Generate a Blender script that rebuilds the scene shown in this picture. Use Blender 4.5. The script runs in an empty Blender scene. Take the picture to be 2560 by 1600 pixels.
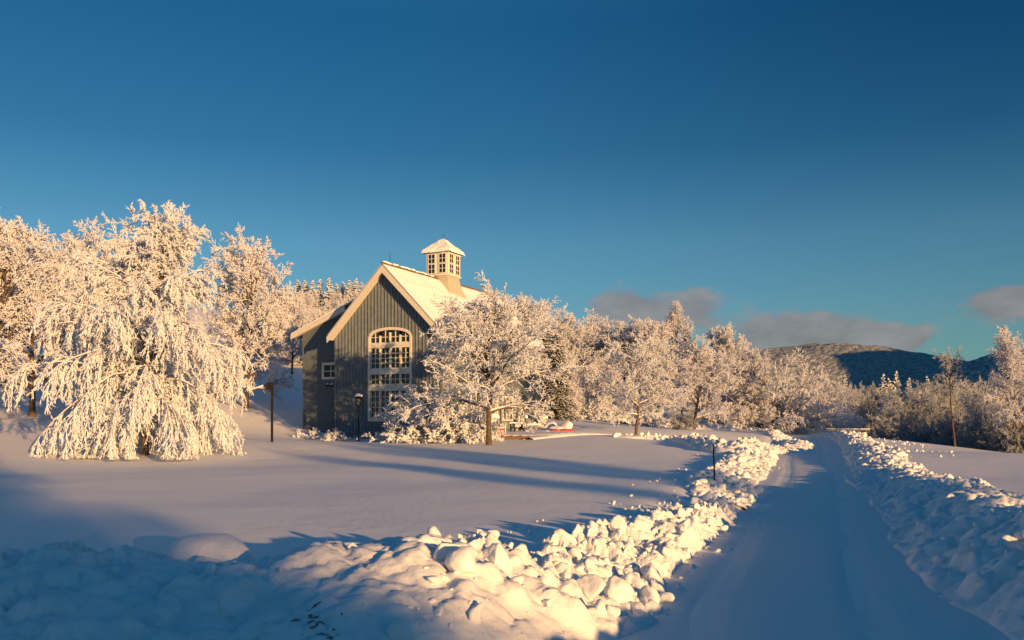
import bpy, math, random
import numpy as np
from mathutils import Vector

# ------------------------------------------------------------------ camera, sky, sun, exposure
S = bpy.context.scene
F = 2130.0; CX = 1280.0; HZ = 1048.0; EYE = 1.85      # focal length and horizon of the photo in its own pixels
cam = bpy.data.cameras.new("camera"); camo = bpy.data.objects.new("camera", cam)
S.collection.objects.link(camo); S.camera = camo
camo.location = (0, 0, EYE); camo.rotation_euler = (math.radians(90), 0, 0)
cam.sensor_width = 36; cam.lens = 36 * F / 2560; cam.shift_y = (HZ - 800) / 2560
cam.clip_start = .1; cam.clip_end = 20000
SUN_AZ = math.radians(146); SUN_EL = math.radians(6.9)
TS = Vector((math.sin(SUN_AZ) * math.cos(SUN_EL), math.cos(SUN_AZ) * math.cos(SUN_EL), math.sin(SUN_EL)))
sl = bpy.data.lights.new("sun", 'SUN'); slo = bpy.data.objects.new("sun", sl); S.collection.objects.link(slo)
sl.energy = 5.0; sl.angle = math.radians(.5); sl.color = (1.0, .545, .20)
slo.rotation_euler = TS.to_track_quat('Z', 'Y').to_euler()
S.view_settings.view_transform = 'Standard'; S.view_settings.look = 'None'
S.view_settings.gamma = 1; S.view_settings.exposure = .72
W = bpy.data.worlds.new("World"); S.world = W; W.use_nodes = True
nt = W.node_tree; nt.nodes.clear()
def N(nt, t, **k):
    n = nt.nodes.new(t)
    for a, b in k.items():
        if a == 'inp':
            for i, v in b.items(): n.inputs[i].default_value = v
        else: setattr(n, a, b)
    return n
def world():
    L = nt.links.new
    sky = N(nt, 'ShaderNodeTexSky', sky_type='NISHITA', sun_disc=False, sun_elevation=SUN_EL, sun_rotation=SUN_AZ,
            altitude=300, air_density=1.0, dust_density=.3, ozone_density=3.0)
    grade = N(nt, 'ShaderNodeMix', data_type='RGBA', blend_type='MULTIPLY', inp={0: 1.0})
    L(sky.outputs[0], grade.inputs[6]); grade.inputs[7].default_value = SKY_TINT
    tc = N(nt, 'ShaderNodeTexCoord'); sep = N(nt, 'ShaderNodeSeparateXYZ'); L(tc.outputs['Generated'], sep.inputs[0])
    def M(op, a, b=None, c=None, clamp=False):
        n = N(nt, 'ShaderNodeMath', operation=op, use_clamp=clamp)
        for i, v in enumerate((a, b, c)):
            if v is None: continue
            if hasattr(v, 'links'): L(v, n.inputs[i])
            else: n.inputs[i].default_value = v
        return n.outputs[0]
    x, y, z = sep.outputs
    az = M('ARCTAN2', x, y)                       # 0 straight ahead, positive to the right
    el = M('ARCTAN2', z, M('SQRT', M('ADD', M('MULTIPLY', x, x), M('MULTIPLY', y, y))))
    # air near the horizon greener, and the zenith deeper
    elr = N(nt, 'ShaderNodeValToRGB'); L(M('DIVIDE', el, 1.6), elr.inputs[0])
    cr = elr.color_ramp; cr.elements[0].color = SKY_RAMP[0][1]; cr.elements[0].position = SKY_RAMP[0][0]
    cr.elements[1].color = SKY_RAMP[-1][1]; cr.elements[1].position = SKY_RAMP[-1][0]
    for p, c in SKY_RAMP[1:-1]:
        e = cr.elements.new(p); e.color = c
    g1 = N(nt, 'ShaderNodeMix', data_type='RGBA', blend_type='MULTIPLY', inp={0: 1.0})
    L(grade.outputs[2], g1.inputs[6]); L(elr.outputs[0], g1.inputs[7])
    # the deep blue band of the winter sky to the right of straight ahead
    ra = N(nt, 'ShaderNodeMapRange', interpolation_type='SMOOTHSTEP', inp={1: -.1, 2: .6}); L(az, ra.inputs[0])
    rb = N(nt, 'ShaderNodeMapRange', interpolation_type='SMOOTHSTEP', inp={1: 1.7, 2: 1.0}); L(az, rb.inputs[0])
    rc_ = N(nt, 'ShaderNodeMapRange', interpolation_type='SMOOTHSTEP', inp={1: .12, 2: .45}); L(el, rc_.inputs[0])
    band = M('MULTIPLY', M('MULTIPLY', ra.outputs[0], rb.outputs[0]), rc_.outputs[0])
    dk = N(nt, 'ShaderNodeMix', data_type='RGBA'); dk.inputs[6].default_value = (1, 1, 1, 1); dk.inputs[7].default_value = (.50, .70, .80, 1); L(band, dk.inputs[0])
    g2 = N(nt, 'ShaderNodeMix', data_type='RGBA', blend_type='MULTIPLY', inp={0: 1.0})
    L(g1.outputs[2], g2.inputs[6]); L(dk.outputs[2], g2.inputs[7])
    # low grey clouds, laid out by azimuth and height above the horizon
    comb = N(nt, 'ShaderNodeCombineXYZ'); L(M('MULTIPLY', az, 16.0), comb.inputs[0]); L(M('MULTIPLY', el, 30.0), comb.inputs[1])
    no = N(nt, 'ShaderNodeTexNoise', inp={'Scale': 1.3, 'Detail': 6.0, 'Roughness': .6}); L(comb.outputs[0], no.inputs['Vector'])
    tot = None
    for (pa, pe, wa, we, amp) in CLOUDS:
        da = M('DIVIDE', M('SUBTRACT', az, pa), wa); de = M('DIVIDE', M('SUBTRACT', el, pe), we)
        d = M('ADD', M('MULTIPLY', da, da), M('MULTIPLY', de, de))
        m = M('MULTIPLY', M('EXPONENT', M('MULTIPLY', d, -1.0)), amp)
        tot = m if tot is None else M('ADD', tot, m)
    m = M('ADD', tot, M('MULTIPLY', M('SUBTRACT', no.outputs[0], .5), 2.4))
    mk = N(nt, 'ShaderNodeMapRange', interpolation_type='SMOOTHSTEP', inp={1: .42, 2: 1.15, 3: 0.0, 4: .86}); L(m, mk.inputs[0])
    gate = M('MULTIPLY', mk.outputs[0], M('MULTIPLY', tot, 3.0, clamp=True))
    no2 = N(nt, 'ShaderNodeMapRange', inp={1: .3, 2: .7, 3: .8, 4: 1.2}); L(no.outputs[0], no2.inputs[0])
    cc = N(nt, 'ShaderNodeMix', data_type='RGBA', blend_type='MULTIPLY', inp={0: 1.0}); cc.inputs[6].default_value = CLOUD_COL
    L(no2.outputs[0], cc.inputs[7])
    mix = N(nt, 'ShaderNodeMix', data_type='RGBA'); L(gate, mix.inputs[0]); L(g2.outputs[2], mix.inputs[6]); L(cc.outputs[2], mix.inputs[7])
    bg = N(nt, 'ShaderNodeBackground', inp={1: SKY_STRENGTH}); L(mix.outputs[2], bg.inputs[0])
    out = N(nt, 'ShaderNodeOutputWorld'); L(bg.outputs[0], out.inputs[0])
SKY_STRENGTH = .104
SKY_TINT = (.6, 1.55, 2.2, 1)
SKY_RAMP = [(0.0, (.62, .40, .31, 1)), (.068, (.78, .41, .295, 1)), (.125, (.72, .41, .295, 1)), (.19, (.33, .305, .25, 1)), (.27, (.20, .28, .25, 1)), (.45, (.48, .52, .40, 1)), (1.0, (.48, .52, .40, 1))]
CLOUD_COL = (1.5, 1.45, 1.5, 1)
def azel(px, py):
    return math.atan((px - CX) / F), math.atan((HZ - py) / F / math.sqrt(1 + ((px - CX) / F) ** 2))
CLOUDS = [azel(1540, 778) + (0.038, 0.027, 1.2), azel(1610, 790) + (0.043, 0.027, 1.2), azel(1745, 772) + (0.031, 0.027, 1.15),
          azel(1905, 845) + (0.048, 0.030, 1.25), azel(2010, 850) + (0.048, 0.025, 1.2), azel(2095, 845) + (0.041, 0.030, 1.25), azel(2170, 870) + (0.036, 0.020, 1.0),
          azel(2235, 852) + (0.026, 0.019, .95), azel(2305, 842) + (0.017, 0.015, .95), azel(2470, 768) + (0.034, 0.022, 1.1), azel(2560, 748) + (0.036, 0.018, 1.1)]
world()

# ------------------------------------------------------------------ helpers
C = S.collection
def tag(o, label=None, cat=None, group=None, kind=None):
    if label: o['label'] = label
    if cat: o['category'] = cat
    if group: o['group'] = group
    if kind: o['kind'] = kind
    return o
def empty(name, loc, label, cat, rz=0, group=None):
    o = bpy.data.objects.new(name, None); C.objects.link(o); o.location = loc; o.rotation_euler = (0, 0, rz)
    o.empty_display_size = .3
    return tag(o, label, cat, group)
def mesh(name, V, Fs, mat, parent=None, smooth=False, uv=None):
    """V (n,3); Fs list of (k,3) or (k,4) index arrays -> ONE mesh object"""
    me = bpy.data.meshes.new(name); V = np.asarray(V, dtype=np.float32)
    Fs = [np.asarray(f, dtype=np.int32) for f in Fs if len(f)]
    me.vertices.add(len(V)); me.vertices.foreach_set('co', V.ravel())
    nl = sum(f.size for f in Fs); npol = sum(len(f) for f in Fs)
    me.loops.add(nl); me.loops.foreach_set('vertex_index', np.concatenate([f.ravel() for f in Fs]))
    me.polygons.add(npol)
    tot = np.concatenate([np.full(len(f), f.shape[1], dtype=np.int32) for f in Fs])
    st = np.concatenate([[0], np.cumsum(tot)[:-1]]).astype(np.int32)
    me.polygons.foreach_set('loop_start', st)
    me.polygons.foreach_set('use_smooth', np.full(npol, smooth))
    me.update(calc_edges=True)
    if uv is not None:
        ul = me.uv_layers.new(name='UVMap'); li = np.concatenate([f.ravel() for f in Fs])
        ul.data.foreach_set('uv', np.asarray(uv, dtype=np.float32)[li].ravel())
    me.materials.append(mat)
    o = bpy.data.objects.new(name, me); C.objects.link(o); o.parent = parent
    return o
class MB:
    """collects boxes, tubes and solids for one mesh"""
    def __init__(s): s.V = []; s.T = []; s.Q = []; s.n = 0
    def add(s, V, Q=None, T=None):
        V = np.asarray(V, dtype=float).reshape(-1, 3)
        if Q is not None and len(Q): s.Q.append(np.asarray(Q).reshape(-1, 4) + s.n)
        if T is not None and len(T): s.T.append(np.asarray(T).reshape(-1, 3) + s.n)
        s.V.append(V); s.n += len(V); return s
    def box(s, a, b, rot=None, piv=None):
        (x0, y0, z0), (x1, y1, z1) = a, b
        V = np.array([(x0, y0, z0), (x1, y0, z0), (x1, y1, z0), (x0, y1, z0), (x0, y0, z1), (x1, y0, z1), (x1, y1, z1), (x0, y1, z1)], float)
        if rot is not None:
            p = np.array(piv if piv is not None else V.mean(0)); V = (V - p) @ np.array(rot).T + p
        return s.add(V, [(0, 3, 2, 1), (4, 5, 6, 7), (0, 1, 5, 4), (1, 2, 6, 5), (2, 3, 7, 6), (3, 0, 4, 7)])
    def prism(s, poly, y0, y1):
        """(x,z) polygon (counter clockwise seen from -y) pushed from y0 to y1; fan caps"""
        n = len(poly); V = [(x, y0, z) for x, z in poly] + [(x, y1, z) for x, z in poly]
        Q = [(i, (i + 1) % n, (i + 1) % n + n, i + n)[::-1] for i in range(n)]
        T = [(0, i, i + 1) for i in range(1, n - 1)] + [(n, n + i + 1, n + i) for i in range(1, n - 1)]
        return s.add(V, Q, T)
    def tube(s, pts, r, m=8, cap=True):
        pts = np.asarray(pts, float)[None]; rr = np.broadcast_to(np.asarray(r, float), (pts.shape[1],))[None]
        V, Q = tubes(pts, rr, m); s.add(V, Q)
        if cap:
            k = pts.shape[1]; V = V.reshape(k, m, 3)
            for ring, c in ((V[0], pts[0, 0]), (V[-1], pts[0, -1])):
                s.add(np.vstack([ring, c[None]]), None, [(i, (i + 1) % m, m) for i in range(m)])
        return s
    def build(s, name, mat, parent=None, smooth=False):
        Fs = []
        if s.Q: Fs.append(np.vstack(s.Q))
        if s.T: Fs.append(np.vstack(s.T))
        return mesh(name, np.vstack(s.V), Fs, mat, parent, smooth)
def rz(a):
    c, s = math.cos(a), math.sin(a); return [[c, -s, 0], [s, c, 0], [0, 0, 1]]
def rx(a):
    c, s = math.cos(a), math.sin(a); return [[1, 0, 0], [0, c, -s], [0, s, c]]
def ry(a):
    c, s = math.cos(a), math.sin(a); return [[c, 0, s], [0, 1, 0], [-s, 0, c]]
def tubes(P, R, m):
    """P (n,K,3) polylines, R (n,K) radii -> verts, quads"""
    n, K, _ = P.shape
    T = np.empty_like(P); T[:, 1:-1] = P[:, 2:] - P[:, :-2]; T[:, 0] = P[:, 1] - P[:, 0]; T[:, -1] = P[:, -1] - P[:, -2]
    T /= np.linalg.norm(T, axis=2, keepdims=True) + 1e-9
    T0 = T.mean(1, keepdims=True)
    ref = np.where(np.abs(T0[..., 2:3]) > .8, np.array([1., 0, 0]), np.array([0, 0, 1.]))
    A = np.cross(T, np.broadcast_to(ref, T.shape)); A /= np.linalg.norm(A, axis=2, keepdims=True) + 1e-9
    B = np.cross(T, A)
    a = np.arange(m) * 2 * np.pi / m
    V = P[:, :, None] + R[:, :, None, None] * (A[:, :, None] * np.cos(a)[None, None, :, None] + B[:, :, None] * np.sin(a)[None, None, :, None])
    base = (np.arange(n) * K * m)[:, None, None] + (np.arange(K - 1) * m)[None, :, None]
    i = np.arange(m)[None, None]; j = (i + 1) % m
    Q = np.stack([base + i, base + j, base + j + m, base + i + m], -1).reshape(-1, 4)
    return V.reshape(-1, 3), Q
def lozenges(p0, p1, r, flat=1.0):
    """stretched octahedra along segments"""
    n = len(p0); d = p1 - p0; d = d / (np.linalg.norm(d, axis=1, keepdims=True) + 1e-9)
    up = np.array([0, 0, 1.0]); a = np.cross(d, up); bad = np.linalg.norm(a, axis=1) < .05; a[bad] = (1, 0, 0)
    a /= np.linalg.norm(a, axis=1, keepdims=True); b = np.cross(a, d)
    m = (p0 + p1) / 2; r = r[:, None]
    V = np.stack([p0, p1, m + a * r, m + b * r * flat, m - a * r, m - b * r * flat], 1)
    o = (np.arange(n) * 6)[:, None, None]
    T = np.array([(0, 2, 3), (0, 3, 4), (0, 4, 5), (0, 5, 2), (1, 3, 2), (1, 4, 3), (1, 5, 4), (1, 2, 5)])[None] + o
    return V.reshape(-1, 3), T.reshape(-1, 3)

# ---- noise
def _h(ix, iy, k):
    v = np.sin(ix * 127.1 + iy * 311.7 + k * 74.7) * 43758.5453
    return v - np.floor(v)
def vnoise(x, y, k=0):
    ix, iy = np.floor(x), np.floor(y); fx, fy = x - ix, y - iy
    fx = fx * fx * fx * (fx * (fx * 6 - 15) + 10); fy = fy * fy * fy * (fy * (fy * 6 - 15) + 10)
    a, b, c, d = _h(ix, iy, k), _h(ix + 1, iy, k), _h(ix, iy + 1, k), _h(ix + 1, iy + 1, k)
    return (a * (1 - fx) + b * fx) * (1 - fy) + (c * (1 - fx) + d * fx) * fy
def fbm(x, y, o=4, k=0):
    s = 0; a = .5; t = 0
    for i in range(o):
        s = s + a * vnoise(x, y, k + i); t += a; x = x * 2.03 + 3.1; y = y * 2.03 + 1.7; a *= .5
    return s / t - .5
def worley(x, y, k=0):
    ix, iy = np.floor(x), np.floor(y); f1 = np.full(x.shape, 9.0); hid = np.zeros(x.shape); f2 = np.full(x.shape, 9.0)
    for dx in (-1, 0, 1):
        for dy in (-1, 0, 1):
            cx, cy = ix + dx, iy + dy
            d = np.hypot(cx + _h(cx, cy, k) - x, cy + _h(cx, cy, k + 5) - y)
            n = d < f1; f2 = np.where(n, f1, np.minimum(f2, d)); hid = np.where(n, _h(cx, cy, k + 9), hid); f1 = np.where(n, d, f1)
    return f1, f2, hid

# ------------------------------------------------------------------ materials
def material(name, col, rough=.7, bump=None, var=None, spec=.3, metal=0, sss=0):
    """bump = list of (scale, distance); var = (scale, colour2, lo, hi)"""
    m = bpy.data.materials.new(name); m.use_nodes = True; t = m.node_tree; L = t.links.new
    b = t.nodes['Principled BSDF']; b.inputs['Base Color'].default_value = (*col, 1); b.inputs['Roughness'].default_value = rough
    b.inputs['Specular IOR Level'].default_value = spec; b.inputs['Metallic'].default_value = metal
    if sss: b.inputs['Subsurface Weight'].default_value = sss; b.inputs['Subsurface Radius'].default_value = (.08, .1, .14); b.inputs['Subsurface Scale'].default_value = .5
    tc = N(t, 'ShaderNodeTexCoord')
    if var:
        sc, c2, lo, hi = var
        no = N(t, 'ShaderNodeTexNoise', inp={'Scale': sc, 'Detail': 4.0}); L(tc.outputs['Object'], no.inputs['Vector'])
        mr = N(t, 'ShaderNodeMapRange', inp={1: lo, 2: hi}); L(no.outputs[0], mr.inputs[0])
        mx = N(t, 'ShaderNodeMix', data_type='RGBA'); mx.inputs[6].default_value = (*col, 1); mx.inputs[7].default_value = (*c2, 1)
        L(mr.outputs[0], mx.inputs[0]); L(mx.outputs[2], b.inputs['Base Color'])
    prev = None
    for sc, dist in (bump or []):
        no = N(t, 'ShaderNodeTexNoise', inp={'Scale': sc, 'Detail': 3.0}); L(tc.outputs['Object'], no.inputs['Vector'])
        bp = N(t, 'ShaderNodeBump', inp={'Strength': 1.0, 'Distance': dist}); L(no.outputs[0], bp.inputs['Height'])
        if prev: L(prev.outputs[0], bp.inputs['Normal'])
        prev = bp
    if prev: L(prev.outputs[0], b.inputs['Normal'])
    return m
SNOWC = (.83, .85, .88)
M = {}
M['lawn'] = material('lawn snow', SNOWC, .6, [(.6, .02), (2.2, .012), (9, .006), (60, .004)])
M['bank'] = material('piled snow', (.76, .78, .81), .55, [(7, .02), (40, .004)], sss=.25)
M['snow'] = material('snow', (.85, .86, .88), .6, [(8, .01)])
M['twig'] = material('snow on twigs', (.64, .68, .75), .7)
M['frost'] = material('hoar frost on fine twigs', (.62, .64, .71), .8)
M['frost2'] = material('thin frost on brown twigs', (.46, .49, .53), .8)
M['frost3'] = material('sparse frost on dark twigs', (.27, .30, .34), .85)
M['bark'] = material('bark', (.075, .055, .042), .9, [(25, .01)], (9, (.14, .11, .085), .45, .65))
M['needle'] = material('dark needles', (.022, .03, .02), .8)
M['board'] = material('weathered grey barn boards', (.17, .2, .23), .8, [(30, .003)], (2.5, (.13, .16, .18), .4, .65))
M['clap'] = material('grey blue clapboards', (.10, .135, .16), .75, [(20, .002)], (3, (.13, .16, .18), .4, .7))
M['trim'] = material('cream painted trim', (.62, .61, .55), .6, None, (6, (.55, .54, .48), .4, .7))
M['rooftrim'] = material('brown roof edge', (.13, .075, .055), .8)
M['glass'] = material('dark window glass', (.018, .018, .022), .06, spec=.6)
M['black'] = material('black painted metal', (.010, .011, .014), .6, spec=.2)
M['pane'] = material('lantern glass', (.12, .13, .14), .2)
M['creamclap'] = material('cream clapboards', (.42, .41, .34), .7)
M['wood'] = material('terrace wood', (.17, .11, .08), .8, [(20, .004)])
M['red'] = material('red plastic', (.45, .045, .03), .45)
M['white'] = material('white painted wood', (.72, .70, .64), .6)
M['dirt'] = material('frozen soil and grass in the snow', (.30, .29, .21), .95, [(30, .02)], (14, (.12, .11, .07), .4, .6))
M['steel'] = material('galvanised steel', (.3, .3, .3), .5, metal=.6)
def road_mat():
    m = material('packed snow', (.76, .78, .81), .6); t = m.node_tree; L = t.links.new; b = t.nodes['Principled BSDF']
    uv = N(t, 'ShaderNodeUVMap'); mp = N(t, 'ShaderNodeMapping'); mp.inputs['Scale'].default_value = (1, .035, 1); L(uv.outputs[0], mp.inputs[0])
    n1 = N(t, 'ShaderNodeTexNoise', inp={'Scale': 9.0, 'Detail': 4.0}); L(mp.outputs[0], n1.inputs['Vector'])
    n2 = N(t, 'ShaderNodeTexNoise', inp={'Scale': 3.0, 'Detail': 4.0}); L(uv.outputs[0], n2.inputs['Vector'])
    b1 = N(t, 'ShaderNodeBump', inp={'Strength': 1.0, 'Distance': .006}); L(n1.outputs[0], b1.inputs['Height'])
    b2 = N(t, 'ShaderNodeBump', inp={'Strength': 1.0, 'Distance': .014}); L(n2.outputs[0], b2.inputs['Height']); L(b1.outputs[0], b2.inputs['Normal'])
    L(b2.outputs[0], b.inputs['Normal']); return m
M['road'] = road_mat()

# ------------------------------------------------------------------ terrain
def c(px, py, Y): return ((px - CX) / F * Y, Y, EYE - (py - HZ) * Y / F)
CTRL = [(-1, 10, .33), (-6, 10, .4), (-8, 5, .4), (1, 14, .32), (-5, 20, .33), (-12, 18, .36), (3, 24, .3), (7, 34, .32),
        c(363, 1140, 35), c(1222, 1112, 42), c(700, 1104, 42), c(850, 1095, 54.5), c(1060, 1105, 47), c(1330, 1099, 47), c(1440, 1083, 50), (1.9, 47.6, .92), (5, 53.5, 1.08), (8.2, 60, 1.2), (4, 51, 1.0), c(1520, 1086, 51),
        c(1350, 1052, 68), c(1590, 1090, 54), c(1750, 1088, 58), c(1420, 1043, 80), c(1600, 1065, 82), c(1850, 1063, 92), c(2000, 1068, 100),
        c(1830, 1108, 55), c(1960, 1088, 70), (7.5, 8, .2), (10, 14, .2), (15, 14, .15), c(2400, 1180, 30), c(2200, 1130, 45),
        c(2560, 1138, 40), c(2230, 1100, 70), (45, 55, -1.6), (45, 80, -3), (60, 38, -1.2), c(2120, 1085, 92), (30, 30, -.1),
        c(0, 1170, 28), c(0, 1100, 38), c(0, 1035, 50), c(0, 975, 62), c(150, 1005, 60), c(617, 1008, 66), c(700, 1055, 60),
        (-10, 85, 5), (-40, 85, 8), (-70, 60, 6), (2, 88, 2.6), (-36, 170, 21), (-5, 160, 17), (-80, 140, 24), (25, 140, 4), (60, 130, -3),
        (-120, 120, 26), (0, 200, 22), (60, 200, 0), (120, 120, -5), (120, 40, -4),
        (0, -10, 0), (-20, 0, .4), (20, -10, 0), (40, -40, 0), (-40, -40, 0), (-30, 12, .5), (0, -80, 0), (60, 0, -1), (80, -60, 0), (-80, -40, 1), (-60, 25, 2)]
CT = np.array(CTRL)
def _phi(r2): return np.sqrt(r2 + 64.)
_A = _phi(((CT[:, None, :2] - CT[None, :, :2]) ** 2).sum(-1)) - np.eye(len(CT)) * .02
_m = CT[:, 2].mean(); _w = np.linalg.solve(_A, CT[:, 2] - _m)
def lawn_h(x, y):
    x = np.asarray(x, float); y = np.asarray(y, float); sh = x.shape; x = x.ravel(); y = y.ravel(); out = np.empty(len(x))
    for i in range(0, len(x), 20000):
        a, b = x[i:i + 20000], y[i:i + 20000]
        out[i:i + 20000] = _phi((a[:, None] - CT[None, :, 0]) ** 2 + (b[:, None] - CT[None, :, 1]) ** 2) @ _w + _m
    r = np.hypot(x, y); k = np.clip((r - 210) / 200, 0, 1); k = k * k * (3 - 2 * k)
    return (np.clip(out, -12, 34) * (1 - k) - 8 * k).reshape(sh)
# the drive, as a centreline
RC = np.array([(-2.2, -26), (-.6, -10), (.6, -3), (1.5, 3), (2.35, 7.1), (2.95, 8.9), (3.85, 11.3), (5.35, 15.6), (7.5, 21.7), (9.7, 27.7), (13.4, 38.6),
               (19.2, 54.8), (25.2, 72), (27.6, 80), (27.5, 87), (24, 92), (17, 95), (8, 96.5), (-6, 98)], float)
def resample(P, step):
    P = np.asarray(P, float)
    for _ in range(3):                      # Chaikin
        Q = np.empty((2 * len(P) - 2, P.shape[1])); Q[0::2] = .75 * P[:-1] + .25 * P[1:]; Q[1::2] = .25 * P[:-1] + .75 * P[1:]
        P = np.vstack([P[:1], Q, P[-1:]])
    s = np.r_[0, np.cumsum(np.linalg.norm(np.diff(P[:, :2], axis=0), axis=1))]
    n = max(2, int(s[-1] / step)); t = np.linspace(0, s[-1], n)
    return np.stack([np.interp(t, s, P[:, k]) for k in range(P.shape[1])], 1), t
RCF, RCS = resample(RC, .5)
def road_d(x, y):
    x = np.asarray(x, float); y = np.asarray(y, float); sh = x.shape; x = x.ravel(); y = y.ravel(); d = np.full(len(x), 99.)
    near = (np.abs(x) < 60) & (y > -40) & (y < 120); ii = np.where(near)[0]
    for i in range(0, len(ii), 20000):
        k = ii[i:i + 20000]
        d[k] = np.sqrt(((x[k][:, None] - RCF[None, :, 0]) ** 2 + (y[k][:, None] - RCF[None, :, 1]) ** 2).min(1))
    return d.reshape(sh)
def road_z(x, y):
    y = np.asarray(y, float); return np.interp(y, [-30, 0, 55, 75, 90, 110], [0, 0, 0, .18, .42, .6]) + 0 * np.asarray(x)
def ground_h(x, y):
    h = lawn_h(x, y); d = road_d(x, y); k = np.clip((d - 1.72) / 1.05, 0, 1); k = k * k * (3 - 2 * k)
    # turning place where the camera stands
    d2 = np.hypot((np.asarray(x) + 1.0) / 4.5, (np.asarray(y) - .0) / 4.6); k2 = np.clip((d2 - 1) / .35, 0, 1); k2 = k2 * k2 * (3 - 2 * k2)
    k = np.minimum(k, k2)
    nz = (fbm(np.asarray(x) * .12, np.asarray(y) * .12, 3, 3) * .16 + fbm(np.asarray(x) * .6, np.asarray(y) * .6, 3, 8) * .03) * np.clip(1.2 - np.hypot(x, y) / 200, .1, 1)
    return (h + nz) * k + (road_z(x, y) + nz * .1) * (1 - k)
def gz(x, y): return float(ground_h(np.array([x]), np.array([y]))[0])
def at(px, py, Y0=4., Y1=140.):
    """where the ray of a photo pixel meets the ground"""
    Y = np.exp(np.linspace(np.log(Y0), np.log(Y1), 1200)); X = (px - CX) / F * Y; Z = EYE - (py - HZ) / F * Y
    g = ground_h(X, Y); k = np.argmax(Z <= g) if (Z <= g).any() else len(Y) - 1
    return float(X[k]), float(Y[k])
def on(px, Y):
    X = (px - CX) / F * Y; return X, Y, gz(X, Y)
def axis(lo, hi, step, far, g=1.12):
    a = list(np.arange(lo, hi + 1e-6, step)); s = step
    while a[-1] < far: s *= g; a.append(a[-1] + s)
    s = step
    while a[0] > -far: s *= g; a.insert(0, a[0] - s)
    return np.array(a)
def grid_mesh(name, X, Y, Z, mat, parent=None, smooth=True, uv=None, mask=None):
    ny, nx = X.shape; V = np.stack([X, Y, Z], -1).reshape(-1, 3)
    i = (np.arange(ny - 1) * nx)[:, None] + np.arange(nx - 1)[None]
    Q = np.stack([i, i + 1, i + 1 + nx, i + nx], -1).reshape(-1, 4)
    if mask is not None: Q = Q[mask.reshape(-1)]
    return mesh(name, V, [Q], mat, parent, smooth, uv)
xs = axis(-45, 55, .45, 7000); ys = axis(0, 105, .45, 7000)
GX, GY = np.meshgrid(xs, ys)
tag(grid_mesh('snow_ground', GX, GY, ground_h(GX, GY), M['lawn']), kind='structure')
# drive surface
def drive():
    P, s = resample(RC, .35); T = np.gradient(P, axis=0); T /= np.linalg.norm(T, axis=1, keepdims=True); Nn = np.stack([T[:, 1], -T[:, 0]], 1)
    t = np.linspace(-1.85, 1.85, 30)
    X = P[:, None, 0] + Nn[:, None, 0] * t; Y = P[:, None, 1] + Nn[:, None, 1] * t
    SS = np.broadcast_to(s[:, None], X.shape); TT = np.broadcast_to(t, X.shape)
    Z = ground_h(X, Y) + .006
    for c0 in (-.75, .72):                  # shallow wheel ruts
        w = .12 + .0 * SS; Z -= 0.03 * np.exp(-((TT - c0 + .1 * np.sin(SS * .21)) / w) ** 2) * (.6 + .8 * vnoise(SS * .7, TT * 0 + c0, 4)) - .006
    Z += .012 * fbm(TT * 5, SS * .35, 3, 21) + .014 * np.clip(np.abs(TT) - 1.2, 0, 1) - .03 * np.clip(np.abs(TT) - 1.75, 0, 1)
    tag(grid_mesh('snowy_road', X, Y, Z, M['road'], uv=np.stack([TT, SS], -1).reshape(-1, 2)), kind='structure')
drive()

# ------------------------------------------------------------------ ploughed snow banks
def ico(sub):
    import bmesh
    bm = bmesh.new(); bmesh.ops.create_icosphere(bm, subdivisions=sub, radius=1)
    V = np.array([v.co[:] for v in bm.verts]); T = np.array([[v.index for v in f.verts] for f in bm.faces]); bm.free(); return V, T
ICO = {k: ico(k) for k in (1, 2, 3, 4)}
def chunk_shape(rng, sub=2, planes=9, sharp=22, noise=.07):
    V, T = ICO[sub]; n = rng.normal(size=(planes, 3)); n /= np.linalg.norm(n, axis=1, keepdims=True)
    dd = rng.uniform(.45, 1.0, planes); k = np.clip(V @ n.T, 1e-3, None) / dd
    r = 1 / (((k ** sharp).sum(1) + .82 ** sharp) ** (1 / sharp))
    a = V * 3.1 + rng.uniform(0, 50); nz = fbm(a[:, 0] + a[:, 2] * .7, a[:, 1] - a[:, 2] * .6, 3, 2)
    return V * (r * (1 + noise * 4 * nz))[:, None]
def rotm(rng):
    q = rng.normal(size=4); q /= np.linalg.norm(q); w, x, y, z = q
    return np.array([[1 - 2 * (y * y + z * z), 2 * (x * y - z * w), 2 * (x * z + y * w)], [2 * (x * y + z * w), 1 - 2 * (x * x + z * z), 2 * (y * z - x * w)], [2 * (x * z - y * w), 2 * (y * z + x * w), 1 - 2 * (x * x + y * y)]])
BANKS = {}
def bank_field(path, w_in, w_out, seed, lump=1.0):
    """path rows: x, y, crest height over the lawn, lumpiness. Returns a function of (s,t)"""
    return None
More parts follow.
